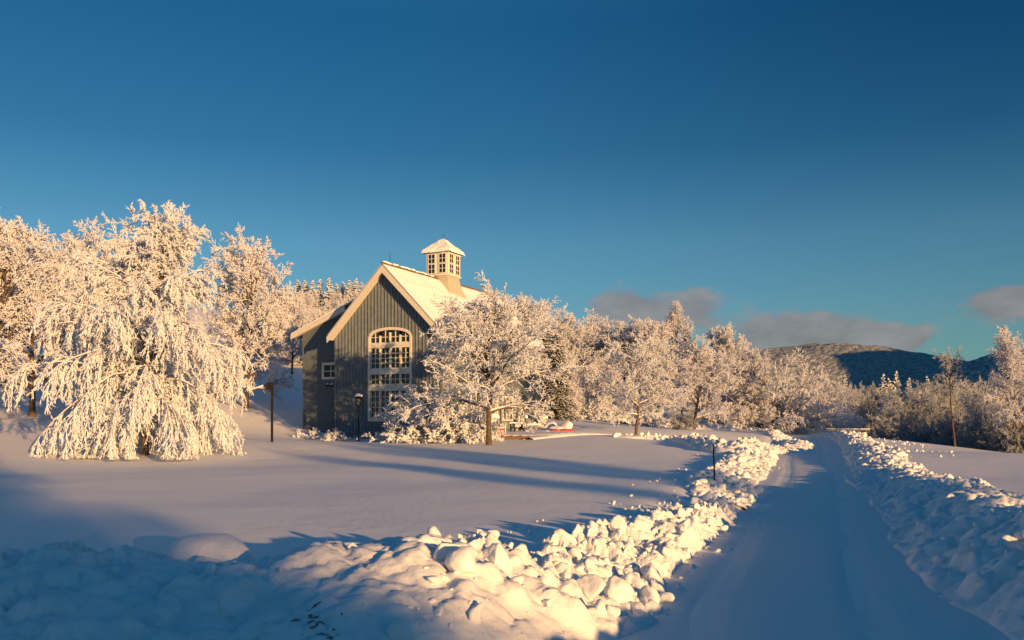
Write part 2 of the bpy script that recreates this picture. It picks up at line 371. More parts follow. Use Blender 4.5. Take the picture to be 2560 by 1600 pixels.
def bank(name, path, w0, step, seed, rough=1.0, cells=(.5, .24, .11)):
    w = w0; path = [tuple(p) + (1.0,) * (5 - len(p)) for p in path]
    P, s = resample(path, step); T = np.gradient(P[:, :2], axis=0); T /= np.linalg.norm(T, axis=1, keepdims=True); Nn = np.stack([T[:, 1], -T[:, 0]], 1)
    t = np.arange(-w, w + step * .5, step)
    wob = .18 * fbm(s * .5, s * 0 + seed, 3, seed)[:, None] * 2
    WF = P[:, 4:5]; X = P[:, None, 0] + Nn[:, None, 0] * (t + wob) * WF; Y = P[:, None, 1] + Nn[:, None, 1] * (t + wob) * WF
    H = P[:, 2:3]; R = P[:, 3:4] * rough
    edge = fbm(X * 1.6, Y * 1.6, 4, seed + 2) * .55
    u = np.clip(1 - np.abs(t)[None] / w + edge * .6, 0, 1); u = np.where(np.abs(t)[None] > w - .1, 0, u)
    prof = u ** 1.05 * (1.7 - .7 * u)
    g = ground_h(X, Y)
    lum = 0
    for i, cs in enumerate(cells):
        wx, wy = X / cs + fbm(X * 2, Y * 2, 2, 5) * .8, Y / cs + fbm(X * 2 + 9, Y * 2, 2, 6) * .8
        f1, f2, hid = worley(wx, wy, seed + i * 13)
        lum = lum + (np.sqrt(np.clip(1 - f1 ** 2 * 1.2, 0, 1)) * (.2 + 1.1 * hid) - .4) * cs * (.30, .5, .45)[i] * (np.clip((f2 - f1) * 5, 0, 1) * .3 + .7)
    low = fbm(X * .8, Y * .8, 4, seed + 7) * .35
    Z = g + H * prof * (1 + low * 1.6) + lum * R * np.clip(prof * 2.2, 0, 1) + .012 * fbm(X * 9, Y * 9, 3, 4) * np.clip(prof * 3, 0, 1) - .05 * (prof < .03)
    BANKS[name + str(seed)] = (P, Nn, w, X, Y, Z, prof)
    o = grid_mesh(name, X, Y, Z, M['bank']); o['kind'] = 'structure'; return o, (P, Nn, t, X, Y, Z, prof, R)
def scatter(name, bk, n, smin, smax, seed, power=2.2, spread=1.0, sub=2, cond=None, emb=.25):
    P, Nn, t, X, Y, Z, prof, R = bk; rng = np.random.default_rng(seed); shapes = [chunk_shape(rng, sub) for _ in range(14)]; T = ICO[sub][1]
    mb = MB(); ny, nx = X.shape; k = 0; tries = 0
    while k < n and tries < n * 30:
        tries += 1; i = rng.integers(ny); j = rng.integers(nx)
        if rng.random() > (prof[i, j] * 1.4 + .05) * np.clip(R[i, 0], .02, 1.2): continue
        if cond and not cond(X[i, j], Y[i, j]): continue
        sz = smin + (smax - smin) * rng.random() ** power
        sc = sz * rng.uniform(.55, 1.3, 3)
        V = (shapes[rng.integers(14)] * sc) @ rotm(rng).T
        mb.add(V + np.array([X[i, j], Y[i, j], Z[i, j] + sz * emb]), None, T); k += 1
    o = mb.build(name, M['bank'], None, True); o['kind'] = 'stuff'; return o
# left bank: rounds the turning place, then follows the drive
LB1 = [(-12, 3.5, .25, .55), (-8.5, 6.2, .3, .6), (-6.2, 6.9, .30, .7), (-4.2, 6.9, .26, .8), (-2.9, 6.7, .20, .8), (-1.8, 6.9, .26, .7), (-1.2, 7.35, .38, .45), (-.6, 7.6, .38, .8, .9), (.05, 7.8, .28, 1.1, .74),
       (.6, 8.3, .16, 1.2, .54), (1.05, 9.5, .14, 1.2, .40), (1.55, 11.0, .2, 1.2, .36), (2.3, 12.6, .25, 1.1, .33), (3.0, 14.0, .25, 1.0, .30), (3.8, 16.2, .2, .9, .28), (4.3, 17.6, .12, .8, .28)]
b1, BK1 = bank('snowbank', LB1, 1.75, .028, 11)
LB2 = [(4.2, 17.2, .12, .7, .6), (4.9, 19.8, .15, .7), (5.75, 23.5, .15, .7), (7.3, 27.4, .18, .8), (9.1, 32.5, .26, .9), (10.5, 37, .32, 1.0), (11.6, 40.6, .36, 1.0)]
b2, BK2 = bank('snowbank', LB2, .95, .05, 23)
LB3 = [(10.9, 39.6, .26, 1), (12.0, 43.2, .36, 1), (14.2, 46.4, .34, .5), (16.6, 49.6, .32, .6), (17.9, 52.6, .38, 1), (18.6, 57, .34, 1), (19.6, 62, .24, .8), (21.2, 68, .2, .8), (23.4, 74, .2, .7), (25, 80, .2, .7), (23.6, 86, .22, .8), (18, 90.4, .24, .8), (8, 92.3, .26, .8)]
b3, BK3 = bank('snowbank', LB3, 1.0, .08, 31)
LB4 = [at(1900, 1142) + (.34, 1.1), at(1838, 1138) + (.26, 1.1), at(1775, 1124) + (.34, 1.2), at(1738, 1110) + (.26, 1.0), at(1690, 1102) + (.10, .7), at(1600, 1097) + (.07, .8), at(1540, 1091) + (.06, .5)]
b4, BK4 = bank('snowbank', LB4, .85, .07, 41)
LIP = [(.9, 46.3, .10, .1), (2.2, 47.4, .16, .1), (4.0, 48.6, .15, .1), (5.6, 50.2, .06, .2)]
b8, BK8 = bank('snowbank', LIP, .5, .06, 43)
RB1 = [(3.2, -7, .9, .6), (4.2, -2, .9, .6), (4.8, 2.0, .7, .6), (5.25, 6.0, .42, .8), (5.75, 8.6, .32, .9), (6.75, 11.4, .34, 1.0), (8.2, 15.6, .28, .9), (10.2, 21.5, .24, .7), (12.2, 27.5, .20, .8)]
b5, BK5 = bank('snowbank', RB1, 1.5, .04, 53)
RB2 = [(11.6, 25.6, .14, .8), (13.4, 30.6, .2, .9), (16.2, 38.2, .28, 1.1), (19.1, 46, .34, 1.1), (22.1, 54, .36, 1.1), (24.9, 61.5, .3, 1.0), (28.0, 71, .24, 1.0), (30.4, 80, .24, .9), (30.1, 88, .24, .9), (26, 95, .24, .9), (17, 98.2, .24, .8), (6, 99.5, .24, .8)]
b6, BK6 = bank('snowbank', RB2, 1.3, .08, 61)
WT = [(9.5, 78, .3, .8), (13, 82, .5, .8), (17, 84, .35, .8), (22, 83, .2, .7)]
b7, BK7 = bank('snowbank', WT, 1.8, .1, 67)
scatter('snow_chunks', BK1, 1500, .012, .11, 1, 3.8, sub=3, cond=lambda x, y: x > -.75, emb=-.05)
scatter('snow_chunks', BK1, 60, .02, .10, 2, 2.5, sub=3, cond=lambda x, y: x <= -.6, emb=-.2)
scatter('snow_chunks', BK2, 520, .03, .14, 3, 2.2, emb=0)
scatter('snow_chunks', BK3, 900, .04, .16, 4, 2.2, emb=.1)
scatter('snow_chunks', BK4, 450, .04, .2, 5, 2.2, emb=.1)
scatter('snow_chunks', BK5, 600, .02, .13, 6, 2.8, emb=-.05)
scatter('snow_chunks', BK6, 1400, .04, .17, 7, 2.2, emb=.1)
scatter('snow_chunks', BK7, 120, .08, .3, 8)
def crumbs(path, n, lo, hi, smin, smax, seed):
    """loose lumps thrown onto the snow beside a bank"""
    P, s = resample([tuple(p)[:2] for p in path], .2); T = np.gradient(P, axis=0); T /= np.linalg.norm(T, axis=1, keepdims=True); rng = np.random.default_rng(seed)
    sh = [chunk_shape(rng, 2) for _ in range(8)]; mb = MB()
    for _ in range(n):
        i = rng.integers(len(P)); t = lo + (hi - lo) * rng.random() ** 2; x = P[i, 0] + T[i, 1] * t; y = P[i, 1] - T[i, 0] * t; sz = smin + (smax - smin) * rng.random() ** 3
        mb.add((sh[rng.integers(8)] * sz * rng.uniform(.6, 1.2, 3)) @ rotm(rng).T + np.array([x, y, gz(x, y) + sz * .3]), None, ICO[2][1])
    o = mb.build('snow_crumbs', M['bank'], None, True); o['kind'] = 'stuff'
crumbs(LB1[9:], 260, .35, .95, .01, .06, 9); crumbs(LB1[9:], 110, -.5, -2.0, .012, .06, 3); crumbs(RB2[2:7], 170, 1.0, 4.5, .03, .12, 4); crumbs(LB2, 60, -.7, -2.2, .02, .08, 5); crumbs(RB1[3:], 60, -1.2, -1.7, .01, .04, 6); crumbs(LB2[1:], 70, .6, 1.1, .01, .05, 7)

# ------------------------------------------------------------------ barn
def windows_grid(mb, gb, u0, u1, z0, z1, y, nc, nr, bar=.022, depth=.05):
    """muntins into mb; panes of one sheet into gb, facing -y"""
    for i in range(1, nc): x = u0 + (u1 - u0) * i / nc; mb.box((x - bar, y - depth, z0), (x + bar, y, z1))
    for j in range(1, nr): z = z0 + (z1 - z0) * j / nr; mb.box((u0, y - depth + .004, z - bar), (u1, y - .002, z + bar))
    gb.box((u0, y + .005, z0), (u1, y + .02, z1))
def barn():
    B = empty('barn', (-11.41, 55.0, .64), 'tall grey timber barn with snowy roof, arched window and cream cupola', 'barn', math.radians(-25.7))
    Wd, L, ew, mslope = 8.0, 14.7, 6.55, 1.02
    apex = ew + Wd / 2 * mslope
    def top(u): return ew + (Wd / 2 - abs(u - Wd / 2)) * mslope
    # front wall with an opening for the arched window: panels round it
    w = MB(); U0, U1, ZB, ZS, ZA = 2.71, 5.70, 1.2, 6.33, 6.80
    def arch(u):
        k = (u - (U0 + U1) / 2) / ((U1 - U0) / 2); return ZS + (ZA - ZS) * math.sqrt(max(0, 1 - k * k * .98)) if abs(k) <= 1 else ZS
    w.prism([(0, -1.2), (U0, -1.2), (U0, top(U0)), (0, ew)], 0, .2)
    w.prism([(U1, -1.2), (Wd, -1.2), (Wd, ew), (U1, top(U1))], 0, .2)
    w.prism([(U0, -1.2), (U1, -1.2), (U1, ZB), (U0, ZB)], .002, .2)
    n = 16; us = [U0 + (U1 - U0) * i / n for i in range(n + 1)]
    for a, b in zip(us[:-1], us[1:]):
        w.prism([(a, arch(a)), (b, arch(b)), (b, top(b)), (a, top(a))], .001, .2)
    rng = random.Random(3); u = .10; bw = .022
    while u < Wd - .05:                                                     # battens
        z1 = top(u) - .06; y = -.048 - rng.random() * .01
        if U0 - .2 < u < U1 + .2:
            w.box((u - .024, y, -1.2), (u + .024, -.001, ZB - .14)); w.box((u - .024, y, arch(u) + .19), (u + .024, -.001, z1))
        else: w.box((u - .024, y, -1.2), (u + .024, -.001, z1))
        u += .252
    w.build('front_wall', M['board'], B)
    w = MB(); w.box((Wd - .2, .204, -1.2), (Wd, L, ew)); v = .3
    while v < L: w.box((Wd + .001, v - .024, -1.2), (Wd + .034, v + .024, ew - .05)); v += .252
    w.box((.0, .204, -1.2), (.2, L, ew)); w.prism([(.2, -1.2), (Wd - .2, -1.2), (Wd - .2, ew + .18), (Wd / 2, apex), (.2, ew + .18)], L - .2, L)
    w.build('side_wall', M['board'], B)
    # roof slabs and snow
    ov, fr = .22, .55
    def slab(side, lift, th, y0, y1, cut=0.0, drop=0.0):
        e = Wd / 2 + ov - drop; ze = ew - ov * mslope + drop * mslope + lift; zr = apex + lift
        pts = [(Wd / 2 + side * cut, zr - cut * mslope), (Wd / 2 + side * e, ze), (Wd / 2 + side * e, ze + th), (Wd / 2 + side * cut, zr - cut * mslope + th)]
        return pts if side < 0 else pts[::-1]
    r = MB(); r.prism(slab(-1, .02, .2, 0, 0), -fr, L + .4); r.prism(slab(1, .02, .2, 0, 0), -fr, L + .4); rf = r.build('roof', M['rooftrim'], B)
    # fascia boards up the rakes, broad and cream
    for side in (-1, 1):
        t_ = MB(); e = Wd / 2 + ov + .02
        z_r, z_e = apex + .13, ew - ov * mslope + .13
        p = [(Wd / 2, z_r), (Wd / 2 + side * e, z_e), (Wd / 2 + side * (e - .02), z_e - .36), (Wd / 2, z_r - .46)]
        t_.prism(p if side > 0 else p[::-1], -fr - .045, -fr - .003)
        q = [(Wd / 2, z_r - .16), (Wd / 2 + side * (e - .1), z_e - .12), (Wd / 2 + side * (e - .1), z_e - .17), (Wd / 2, z_r - .21)]
        t_.prism(q if side > 0 else q[::-1], -fr, -.03)                        # soffit boards under the overhang
        t_.build('rake_board', M['trim'], B)
    sn = MB()
    for side in (-1, 1):                                                    # lumpy snow sheet on each slope
        nu, nv = 40, 150
        a = np.linspace(0, 1, nu)[None]; b = np.linspace(-fr - .03, L + .42, nv)[:, None]
        e = Wd / 2 + ov + .03; X = Wd / 2 + side * e * a + 0 * b; Y = b + 0 * a
        edge = np.clip(np.minimum(np.minimum(a * 14, (1 - a) * 16), np.minimum((b + fr + .03) * 9, 5)), 0, 1) ** .5
        th = (.14 + .20 * fbm(X * .5, Y * .35, 3, 5) + .05 * fbm(X * 2.5, Y * 2, 3, 6)) * (edge * .8 + .2) + .03 * np.exp(-((a - .33 - .1 * fbm(Y * .3, Y * 0, 2, 3)) / .02) ** 2)
        Z = apex + .21 - e * a * mslope + np.clip(th, .03, 1) + .0 * b
        bot = apex + .2 - e * a * mslope + 0 * b
        V = np.concatenate([np.stack([X, Y, Z], -1).reshape(-1, 3), np.stack([X, Y, bot], -1).reshape(-1, 3)]); i = (np.arange(nv - 1) * nu)[:, None] + np.arange(nu - 1)[None]
        Q = np.stack([i, i + 1, i + 1 + nu, i + nu], -1).reshape(-1, 4)
        if side < 0: Q = Q[:, ::-1]
        k = nu * nv; rim = [(j, j + 1, j + 1 + k, j + k) for j in range(nu - 1)] + [(j * nu + nu - 1, (j + 1) * nu + nu - 1, (j + 1) * nu + nu - 1 + k, j * nu + nu - 1 + k) for j in range(nv - 1)]
        sn.add(V, list(Q) + rim)
    for i in range(16):                                                     # crust left along the ridge
        v = -.3 + i * .46 + rng.random() * .2
        if v > 5.6: break
        s_ = chunk_shape(np.random.default_rng(i), 2) * np.array([.11, .2 + rng.random() * .2, .07]); sn.add(s_ + np.array([Wd / 2, v, apex + .36]), None, ICO[2][1])
    sn.build('snow', M['snow'], rf, True)
    rc = MB(); rc.box((Wd / 2 - .05, -fr - .06, apex + .2), (Wd / 2 + .05, L + .4, apex + .34)); rc.build('ridge_cap', M['rooftrim'], rf)
    m = MB(); m.tube([(Wd / 2 - .02, .35, apex + .2), (Wd / 2 - .02, .35, apex + 1.0)], .014, 6); m.build('lightning_rod', M['black'], B)
    # corner boards
    m = MB(); m.box((-.02, -.05, -1.2), (.1, -.001, ew - .1)); m.build('corner_board', M['board'], B); m = MB(); m.box((Wd - .1, -.05, -1.2), (Wd + .045, -.0015, ew - .1)); m.box((Wd + .002, -.0025, -1.2), (Wd + .045, .13, ew - .1)); m.build('corner_board', M['board'], B)
    # arched window
    win = MB(); gl = MB()
    fw = .13
    win.box((U0 - fw, -.06, ZB - fw), (U0 + .02, .1, ZS)); win.box((U1 - .02, -.06, ZB - fw), (U1 + fw, .1, ZS)); win.box((U0 + .02, -.06, ZB - fw), (U1 - .02, .1, ZB + .06))
    for a, b in zip(us[:-1], us[1:]):
        za, zb = arch(a), arch(b)
        win.prism([(a, za - .02), (b, zb - .02), (b + (b - 4.2) * .04, zb + .15), (a + (a - 4.2) * .04, za + .15)], -.06, .1)
    win.prism([(U0 - fw, ZS - .01), (U0 + .03, ZS - .01), (U0, ZS + .16), (U0 - fw + .06, ZS + .12)], -.058, .1)
    win.prism([(U1 - .03, ZS - .01), (U1 + fw, ZS - .01), (U1 + fw - .06, ZS + .12), (U1, ZS + .16)], -.058, .1)
    secs = [(1.26, 2.98, 5), (3.38, 4.02, 2), (4.38, 5.66, 4), (5.98, 6.72, 2)]
    for (a, b) in ((2.98, 3.38), (4.02, 4.38), (5.66, 5.98)): win.box((U0 + .02, -.045, a), (U1 - .02, .1, b))
    cw = (U1 - U0) / 4; mu = MB()
    for k in range(4):
        a = U0 + cw * k; b = a + cw
        if k: win.box((a - .05, -.03, ZB + .06), (a + .05, .09, ZS + (.12 if k != 2 else .3)))
        for i, (z0, z1, nr) in enumerate(secs):
            if i < 3:
                windows_grid(mu, gl, a + .09, b - .09, z0 + .05, z1 - .03, .09, 2, nr)
                mu.box((a + .05, .03, z0), (a + .09, .09, z1)); mu.box((b - .09, .03, z0), (b - .05, .09, z1)); mu.box((a + .09, .03, z0), (b - .09, .09, z0 + .05))
            else:
                zt = min(arch(a + .02), arch(b - .02)); zz = arch((a + b) / 2) - .03
                gl.prism([(a + .06, z0 + .03), (b - .06, z0 + .03), (b - .06, arch(b - .06)), ((a + b) / 2, zz), (a + .06, arch(a + .06))], .095, .11)
                mu.box(((a + b) / 2 - .022, .04, z0), ((a + b) / 2 + .022, .09, zz)); mu.box((a + .05, .042, 6.33), (b - .05, .088, 6.375)); mu.box((a + .05, .03, z0), (b - .05, .086, z0 + .04))
    wo = win.build('arched_window', M['trim'], B); mu.build('muntins', M['trim'], wo); gl.build('pane', M['glass'], wo)
    # left wing, set back, with a shallower roof
    y0 = 1.5; ul = -3.83; sl_ = .387
    def wt(u): return 7.0 + sl_ * (u + 4.7) + (-.28)
    w = MB(); w.prism([(ul, -1.2), (-.001, -1.2), (-.001, wt(0)), (ul, wt(ul))], y0, y0 + .2); z = -.9; k = 0
    while z < wt(0):
        x1 = -.002; x0 = ul if z < wt(ul) - .14 else ul + (z + .14 - wt(ul)) / sl_
        if x1 - x0 > .1:
            w.add([(x0, y0 - .006, z), (x1, y0 - .006, z), (x1, y0 - .002, z + .128), (x0, y0 - .002, z + .128), (x0, y0 - .03, z), (x1, y0 - .03, z)],
                  [(4, 5, 2, 3), (0, 1, 5, 4)], [(0, 4, 3), (1, 2, 5)])
        z += .128
    w.box((ul, y0 + .2, -1.2), (ul + .2, 11, wt(ul) - .05)); w.build('wing_wall', M['clap'], B)
    r = MB(); a, b = -4.5, 2.6
    r.prism([(a, wt(a)), (b, wt(b)), (b, wt(b) + .16), (a, wt(a) + .16)], y0 - .4, 11.3); wr = r.build('wing_roof', M['rooftrim'], B)
    r = MB(); r.prism([(a - .05, wt(a) - .16), (-.05, wt(-.05) - .2), (-.05, wt(-.05) + .13), (a - .05, wt(a) + .13)], y0 - .45, y0 - .403)
    r.prism([(a + .02, wt(a) - .06), (-.05, wt(-.05) - .1), (-.05, wt(-.05) - .05), (a + .02, wt(a) - .01)], y0 - .4, y0 - .04)
    r.build('rake_board', M['trim'], B)
    r = MB(); r.prism([(a - .06, wt(a) + .165), (b, wt(b) + .165), (b, wt(b) + .26), (a - .02, wt(a) + .24)], y0 - .44, 11.3); r.build('snow', M['snow'], wr)
    r = MB(); r.box((ul - .02, y0 - .05, -1.2), (ul + .1, y0 - .0305, wt(ul) - .1)); r.box((-.12, y0 - .05, -1.2), (-.002, y0 - .0305, wt(0) - .3)); r.build('corner_board', M['clap'], B)
    r = MB(); g = MB(); a0, a1, z0, z1 = -2.35, -.83 + .15, 3.88, 5.0   # small square window
    a0, a1 = -2.2, -.72
    for bx in (((a0, y0 - .09, z0), (a0 + .17, y0 - .031, z1)), ((a1 - .17, y0 - .09, z0), (a1, y0 - .031, z1)), ((a0 + .17, y0 - .088, z1 - .17), (a1 - .17, y0 - .031, z1)), ((a0 + .17, y0 - .095, z0), (a1 - .17, y0 - .031, z0 + .15))): r.box(*bx)
    windows_grid(r, g, a0 + .17, a1 - .17, z0 + .15, z1 - .17, y0 - .035, 2, 2, .03, .03)
    wo = r.build('square_window', M['trim'], B); g.V = [v - np.array([0, .012, 0]) for v in g.V]; g.build('pane', M['glass'], wo)
    # twin floodlight with snow
    m = MB(); m.box((-1.5, y0 - .08, 3.42), (-1.38, y0 - .031, 3.54))
    for s_ in (-1, 1): m.tube([(-1.44, y0 - .07, 3.48), (-1.44 + s_ * .16, y0 - .2, 3.47), (-1.44 + s_ * .2, y0 - .34, 3.43)], [.02, .05, .085], 8)
    fl = m.build('floodlight', M['black'], B, True); m = MB()
    for s_, k in ((-1, .8), (1, 1.1)): m.add(chunk_shape(np.random.default_rng(4 + s_), 2) * np.array([.15, .14, .09]) * k + np.array([-1.44 + s_ * .17, y0 - .24, 3.54]), None, ICO[2][1])
    m.build('snow', M['snow'], fl, True)
    # cupola on the ridge
    cu = (Wd / 2, 6.95); h = .86; zb, zt = 11.16, 12.72
    m = MB(); m.box((cu[0] - h, cu[1] - h, zb), (cu[0] + h, cu[1] + h, zt)); m.box((cu[0] - h - .05, cu[1] - h - .05, zb - .06), (cu[0] + h + .05, cu[1] + h + .05, zb + .03))
    m.box((cu[0] - h - .06, cu[1] - h - .06, zt - .1), (cu[0] + h + .06, cu[1] + h + .06, zt + .02)); cup = m.build('cupola', M['trim'], B)
    for face in range(4):
        R_ = np.array(rz(face * math.pi / 2))
        for k in (-1, 1):
            for (z0, z1) in ((zb + .14, zb + .72), (zb + .84, zb + 1.42)):
                r = MB(); u0, u1 = k * .43 - .25, k * .43 + .25; y = -h
                r.box((u0 - .06, y - .045, z0 - .05), (u0, y - .002, z1 + .05)); r.box((u1, y - .045, z0 - .05), (u1 + .06, y - .002, z1 + .05)); r.box((u0, y - .045, z1), (u1, y - .002, z1 + .05)); r.box((u0, y - .05, z0 - .05), (u1, y - .002, z0))
                r.box(((u0 + u1) / 2 - .018, y - .035, z0), ((u0 + u1) / 2 + .018, y - .0145, z1)); r.box((u0, y - .033, (z0 + z1) / 2 - .018), (u1, y - .0145, (z0 + z1) / 2 + .018))
                g = MB(); g.box((u0, y - .014, z0), (u1, y - .002, z1))
                for q in (r, g): q.V = [v @ R_.T + np.array([cu[0], cu[1], 0]) for v in q.V]
                r.build('window', M['trim'], cup); g.build('pane', M['glass'], cup)
    m = MB(); zz = zb - .06                                             # flared clapboard base
    for i in range(13):
        z1_ = zz - i * .115; z0_ = z1_ - .115; ha = h - .06 + .42 * (i / 12) ** 1.6; hb = ha + .035
        for f in range(4):
            R_ = np.array(rz(f * math.pi / 2)); V = np.array([(-hb, -hb, z0_), (hb, -hb, z0_), (ha, -ha, z1_), (-ha, -ha, z1_), (-ha, -ha, z0_), (ha, -ha, z0_)]) @ R_.T + np.array([cu[0], cu[1], 0])
            m.add(V, [(0, 1, 2, 3), (4, 5, 1, 0)])
    m.build('cupola_base', M['creamclap'], B)
    e = h + .24; zr0 = zt + .02
    m = MB(); m.add([(cu[0] - e, cu[1] - e, zr0), (cu[0] + e, cu[1] - e, zr0), (cu[0] + e, cu[1] + e, zr0), (cu[0] - e, cu[1] + e, zr0), (cu[0], cu[1], zr0 + 1.02)], [(3, 2, 1, 0)], [(0, 1, 4), (1, 2, 4), (2, 3, 4), (3, 0, 4)])
    m.build('cupola_roof', M['rooftrim'], B)
    m = MB()
    for f in range(4):
        R_ = np.array(rz(f * math.pi / 2)); n = 14; V = []
        for i in range(n + 1):
            for j in range(n + 1):
                q = i / n; x = (j / n * 2 - 1) * e * (1 - q) * 1.02; y = -e * (1 - q) * 1.02; edge = 1 - q
                hgt = .05 + .09 * float(vnoise(np.array(x * 5. + f * 9), np.array(q * 5.), 6)) * min(1, 5 * (1 - q)) + .03
                if i == 0: hgt = -.01 - .05 * float(vnoise(np.array(x * 6. + f * 3), np.array(0.), 7))
                V.append((x, y, zr0 + q * 1.02 + hgt))
        V = np.array(V) @ R_.T + np.array([cu[0], cu[1], 0]); m.add(V, [(i * (n + 1) + j, i * (n + 1) + j + 1, (i + 1) * (n + 1) + j + 1, (i + 1) * (n + 1) + j) for i in range(n) for j in range(n)])
    m.build('cupola_snow', M['snow'], B, True)
    m = MB(); m.tube([(cu[0], cu[1], zr0 + .9), (cu[0], cu[1], zr0 + 1.4)], .013, 6); m.build('lightning_rod', M['black'], B)
    # openings of the long side
    def side_window(v0, v1, z0, z1, name, nc, nr):
        r = MB(); g = MB(); X = Wd
        r.box((X + .001, v0 - .12, z0 - .1), (X + .07, v0, z1 + .12)); r.box((X + .001, v1, z0 - .1), (X + .07, v1 + .12, z1 + .12)); r.box((X + .001, v0, z1), (X + .07, v1, z1 + .12)); r.box((X + .001, v0, z0 - .1), (X + .08, v1, z0))
        for i in range(1, nc): y = v0 + (v1 - v0) * i / nc; r.box((X + .0145, y - .03, z0), (X + .06, y + .03, z1))
        for j in range(1, nr): z = z0 + (z1 - z0) * j / nr; r.box((X + .0145, v0, z - .02), (X + .055, v1, z + .02))
        g.box((X + .001, v0, z0), (X + .014, v1, z1)); o = r.build(name, M['trim'], B); g.build('pane', M['glass'], o); return o
    d = side_window(3.6, 6.2, .45, 2.9, 'glazed_door', 4, 4); hd = MB(); hd.box((Wd + .07, 4.83, 1.45), (Wd + .12, 4.87, 1.6)); hd.build('handle', M['black'], d)
    side_window(8.2, 9.6, 1.2, 2.7, 'side_window', 3, 3); side_window(11.2, 12.2, 4.1, 5.1, 'side_window', 2, 2); side_window(3.9, 5.9, 3.9, 5.4, 'side_window', 4, 3)
    for v in (1.6, 6.9):
        m = MB(); m.box((Wd + .035, v, -.4), (Wd + .22, v + .2, 4.6 if v > 3 else 3.0)); m.build('post', M['trim'], B)
    return B
barn()

# ------------------------------------------------------------------ trees
def norm(v): return v / (np.linalg.norm(v, axis=-1, keepdims=True) + 1e-9)
def grow(rng, P, D, L, R, K, trop, wob, taper=.35):
    n = len(P); pts = np.empty((n, K + 1, 3)); dirs = np.empty((n, K, 3)); pts[:, 0] = P; d = D.copy()
    tr = np.broadcast_to(np.asarray(trop, float), (n,))
    for k in range(K):
        d = norm(d + rng.normal(size=(n, 3)) * wob); d[:, 2] += tr; d = norm(d)
        dirs[:, k] = d; pts[:, k + 1] = pts[:, k] + d * (L / K)[:, None]
    rad = R[:, None] * (1 - (1 - taper) * np.linspace(0, 1, K + 1))[None]
    return pts, dirs, rad
def spawn(rng, br, L, cnt, t0, t1, ang, dang, lf, fall=.5, flat=1.0, rf=.55):
    pts, dirs, rad = br; n, K1, _ = pts.shape; K = K1 - 1
    idx = np.repeat(np.arange(n), cnt); t = t0 + (t1 - t0) * ((np.tile(np.arange(cnt), n) + rng.random(n * cnt)) / cnt)
    f = t * K; k = np.minimum(f.astype(int), K - 1); fr = (f - k)[:, None]
    P = pts[idx, k] * (1 - fr) + pts[idx, k + 1] * fr; D = dirs[idx, k]; R = rad[idx, k]
    a = norm(np.cross(D, rng.normal(size=D.shape) * np.array([1, 1, flat])[None])); a[:, 2] *= flat; a = norm(a - D * (a * D).sum(-1, keepdims=True))
    th = ang + dang * rng.normal(size=len(idx)); nd = norm(D * np.cos(th)[:, None] + a * np.sin(th)[:, None])
    Lc = L[idx] * lf * (1 - fall * t) * rng.uniform(.65, 1.2, len(idx))
    return P, nd, Lc, R * rf * (1 - .3 * t), t
def segs(br):
    p, d, r = br; return p[:, :-1].reshape(-1, 3), p[:, 1:].reshape(-1, 3), r[:, :-1].reshape(-1)
def snow_top(mb, br, lo=.0, m=5, k=.8, mn=.015):
    p, d, r = br; dd = np.concatenate([d, d[:, -1:]], 1); hor = np.sqrt(np.clip(1 - dd[..., 2] ** 2, 0, 1))
    q = p.copy(); q[..., 2] += r * .75 + mn * .4; rr = (r * k + mn) * np.clip(hor * 1.25 - .2, .02, 1); V, Q = tubes(q, rr, m); mb.add(V, Q)
def clumps(mb, rng, br, r, over=.12, up=.012, keep=1.0, flat=.8):
    p0, p1, _ = segs(br); n = len(p0)
    if keep < 1: s = rng.random(n) < keep; p0, p1 = p0[s], p1[s]; n = len(p0)
    e = (p1 - p0) * over; rr = r * rng.uniform(.6, 1.35, n); o = np.zeros((n, 3)); o[:, 2] = up
    V, T = lozenges(p0 - e + o, p1 + e + o, rr, flat); mb.add(V, None, T)
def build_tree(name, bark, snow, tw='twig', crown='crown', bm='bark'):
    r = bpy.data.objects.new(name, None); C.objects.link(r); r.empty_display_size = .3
    bark.build('trunk', M[bm], r, True); snow.build(crown, M[tw], r, False); return r
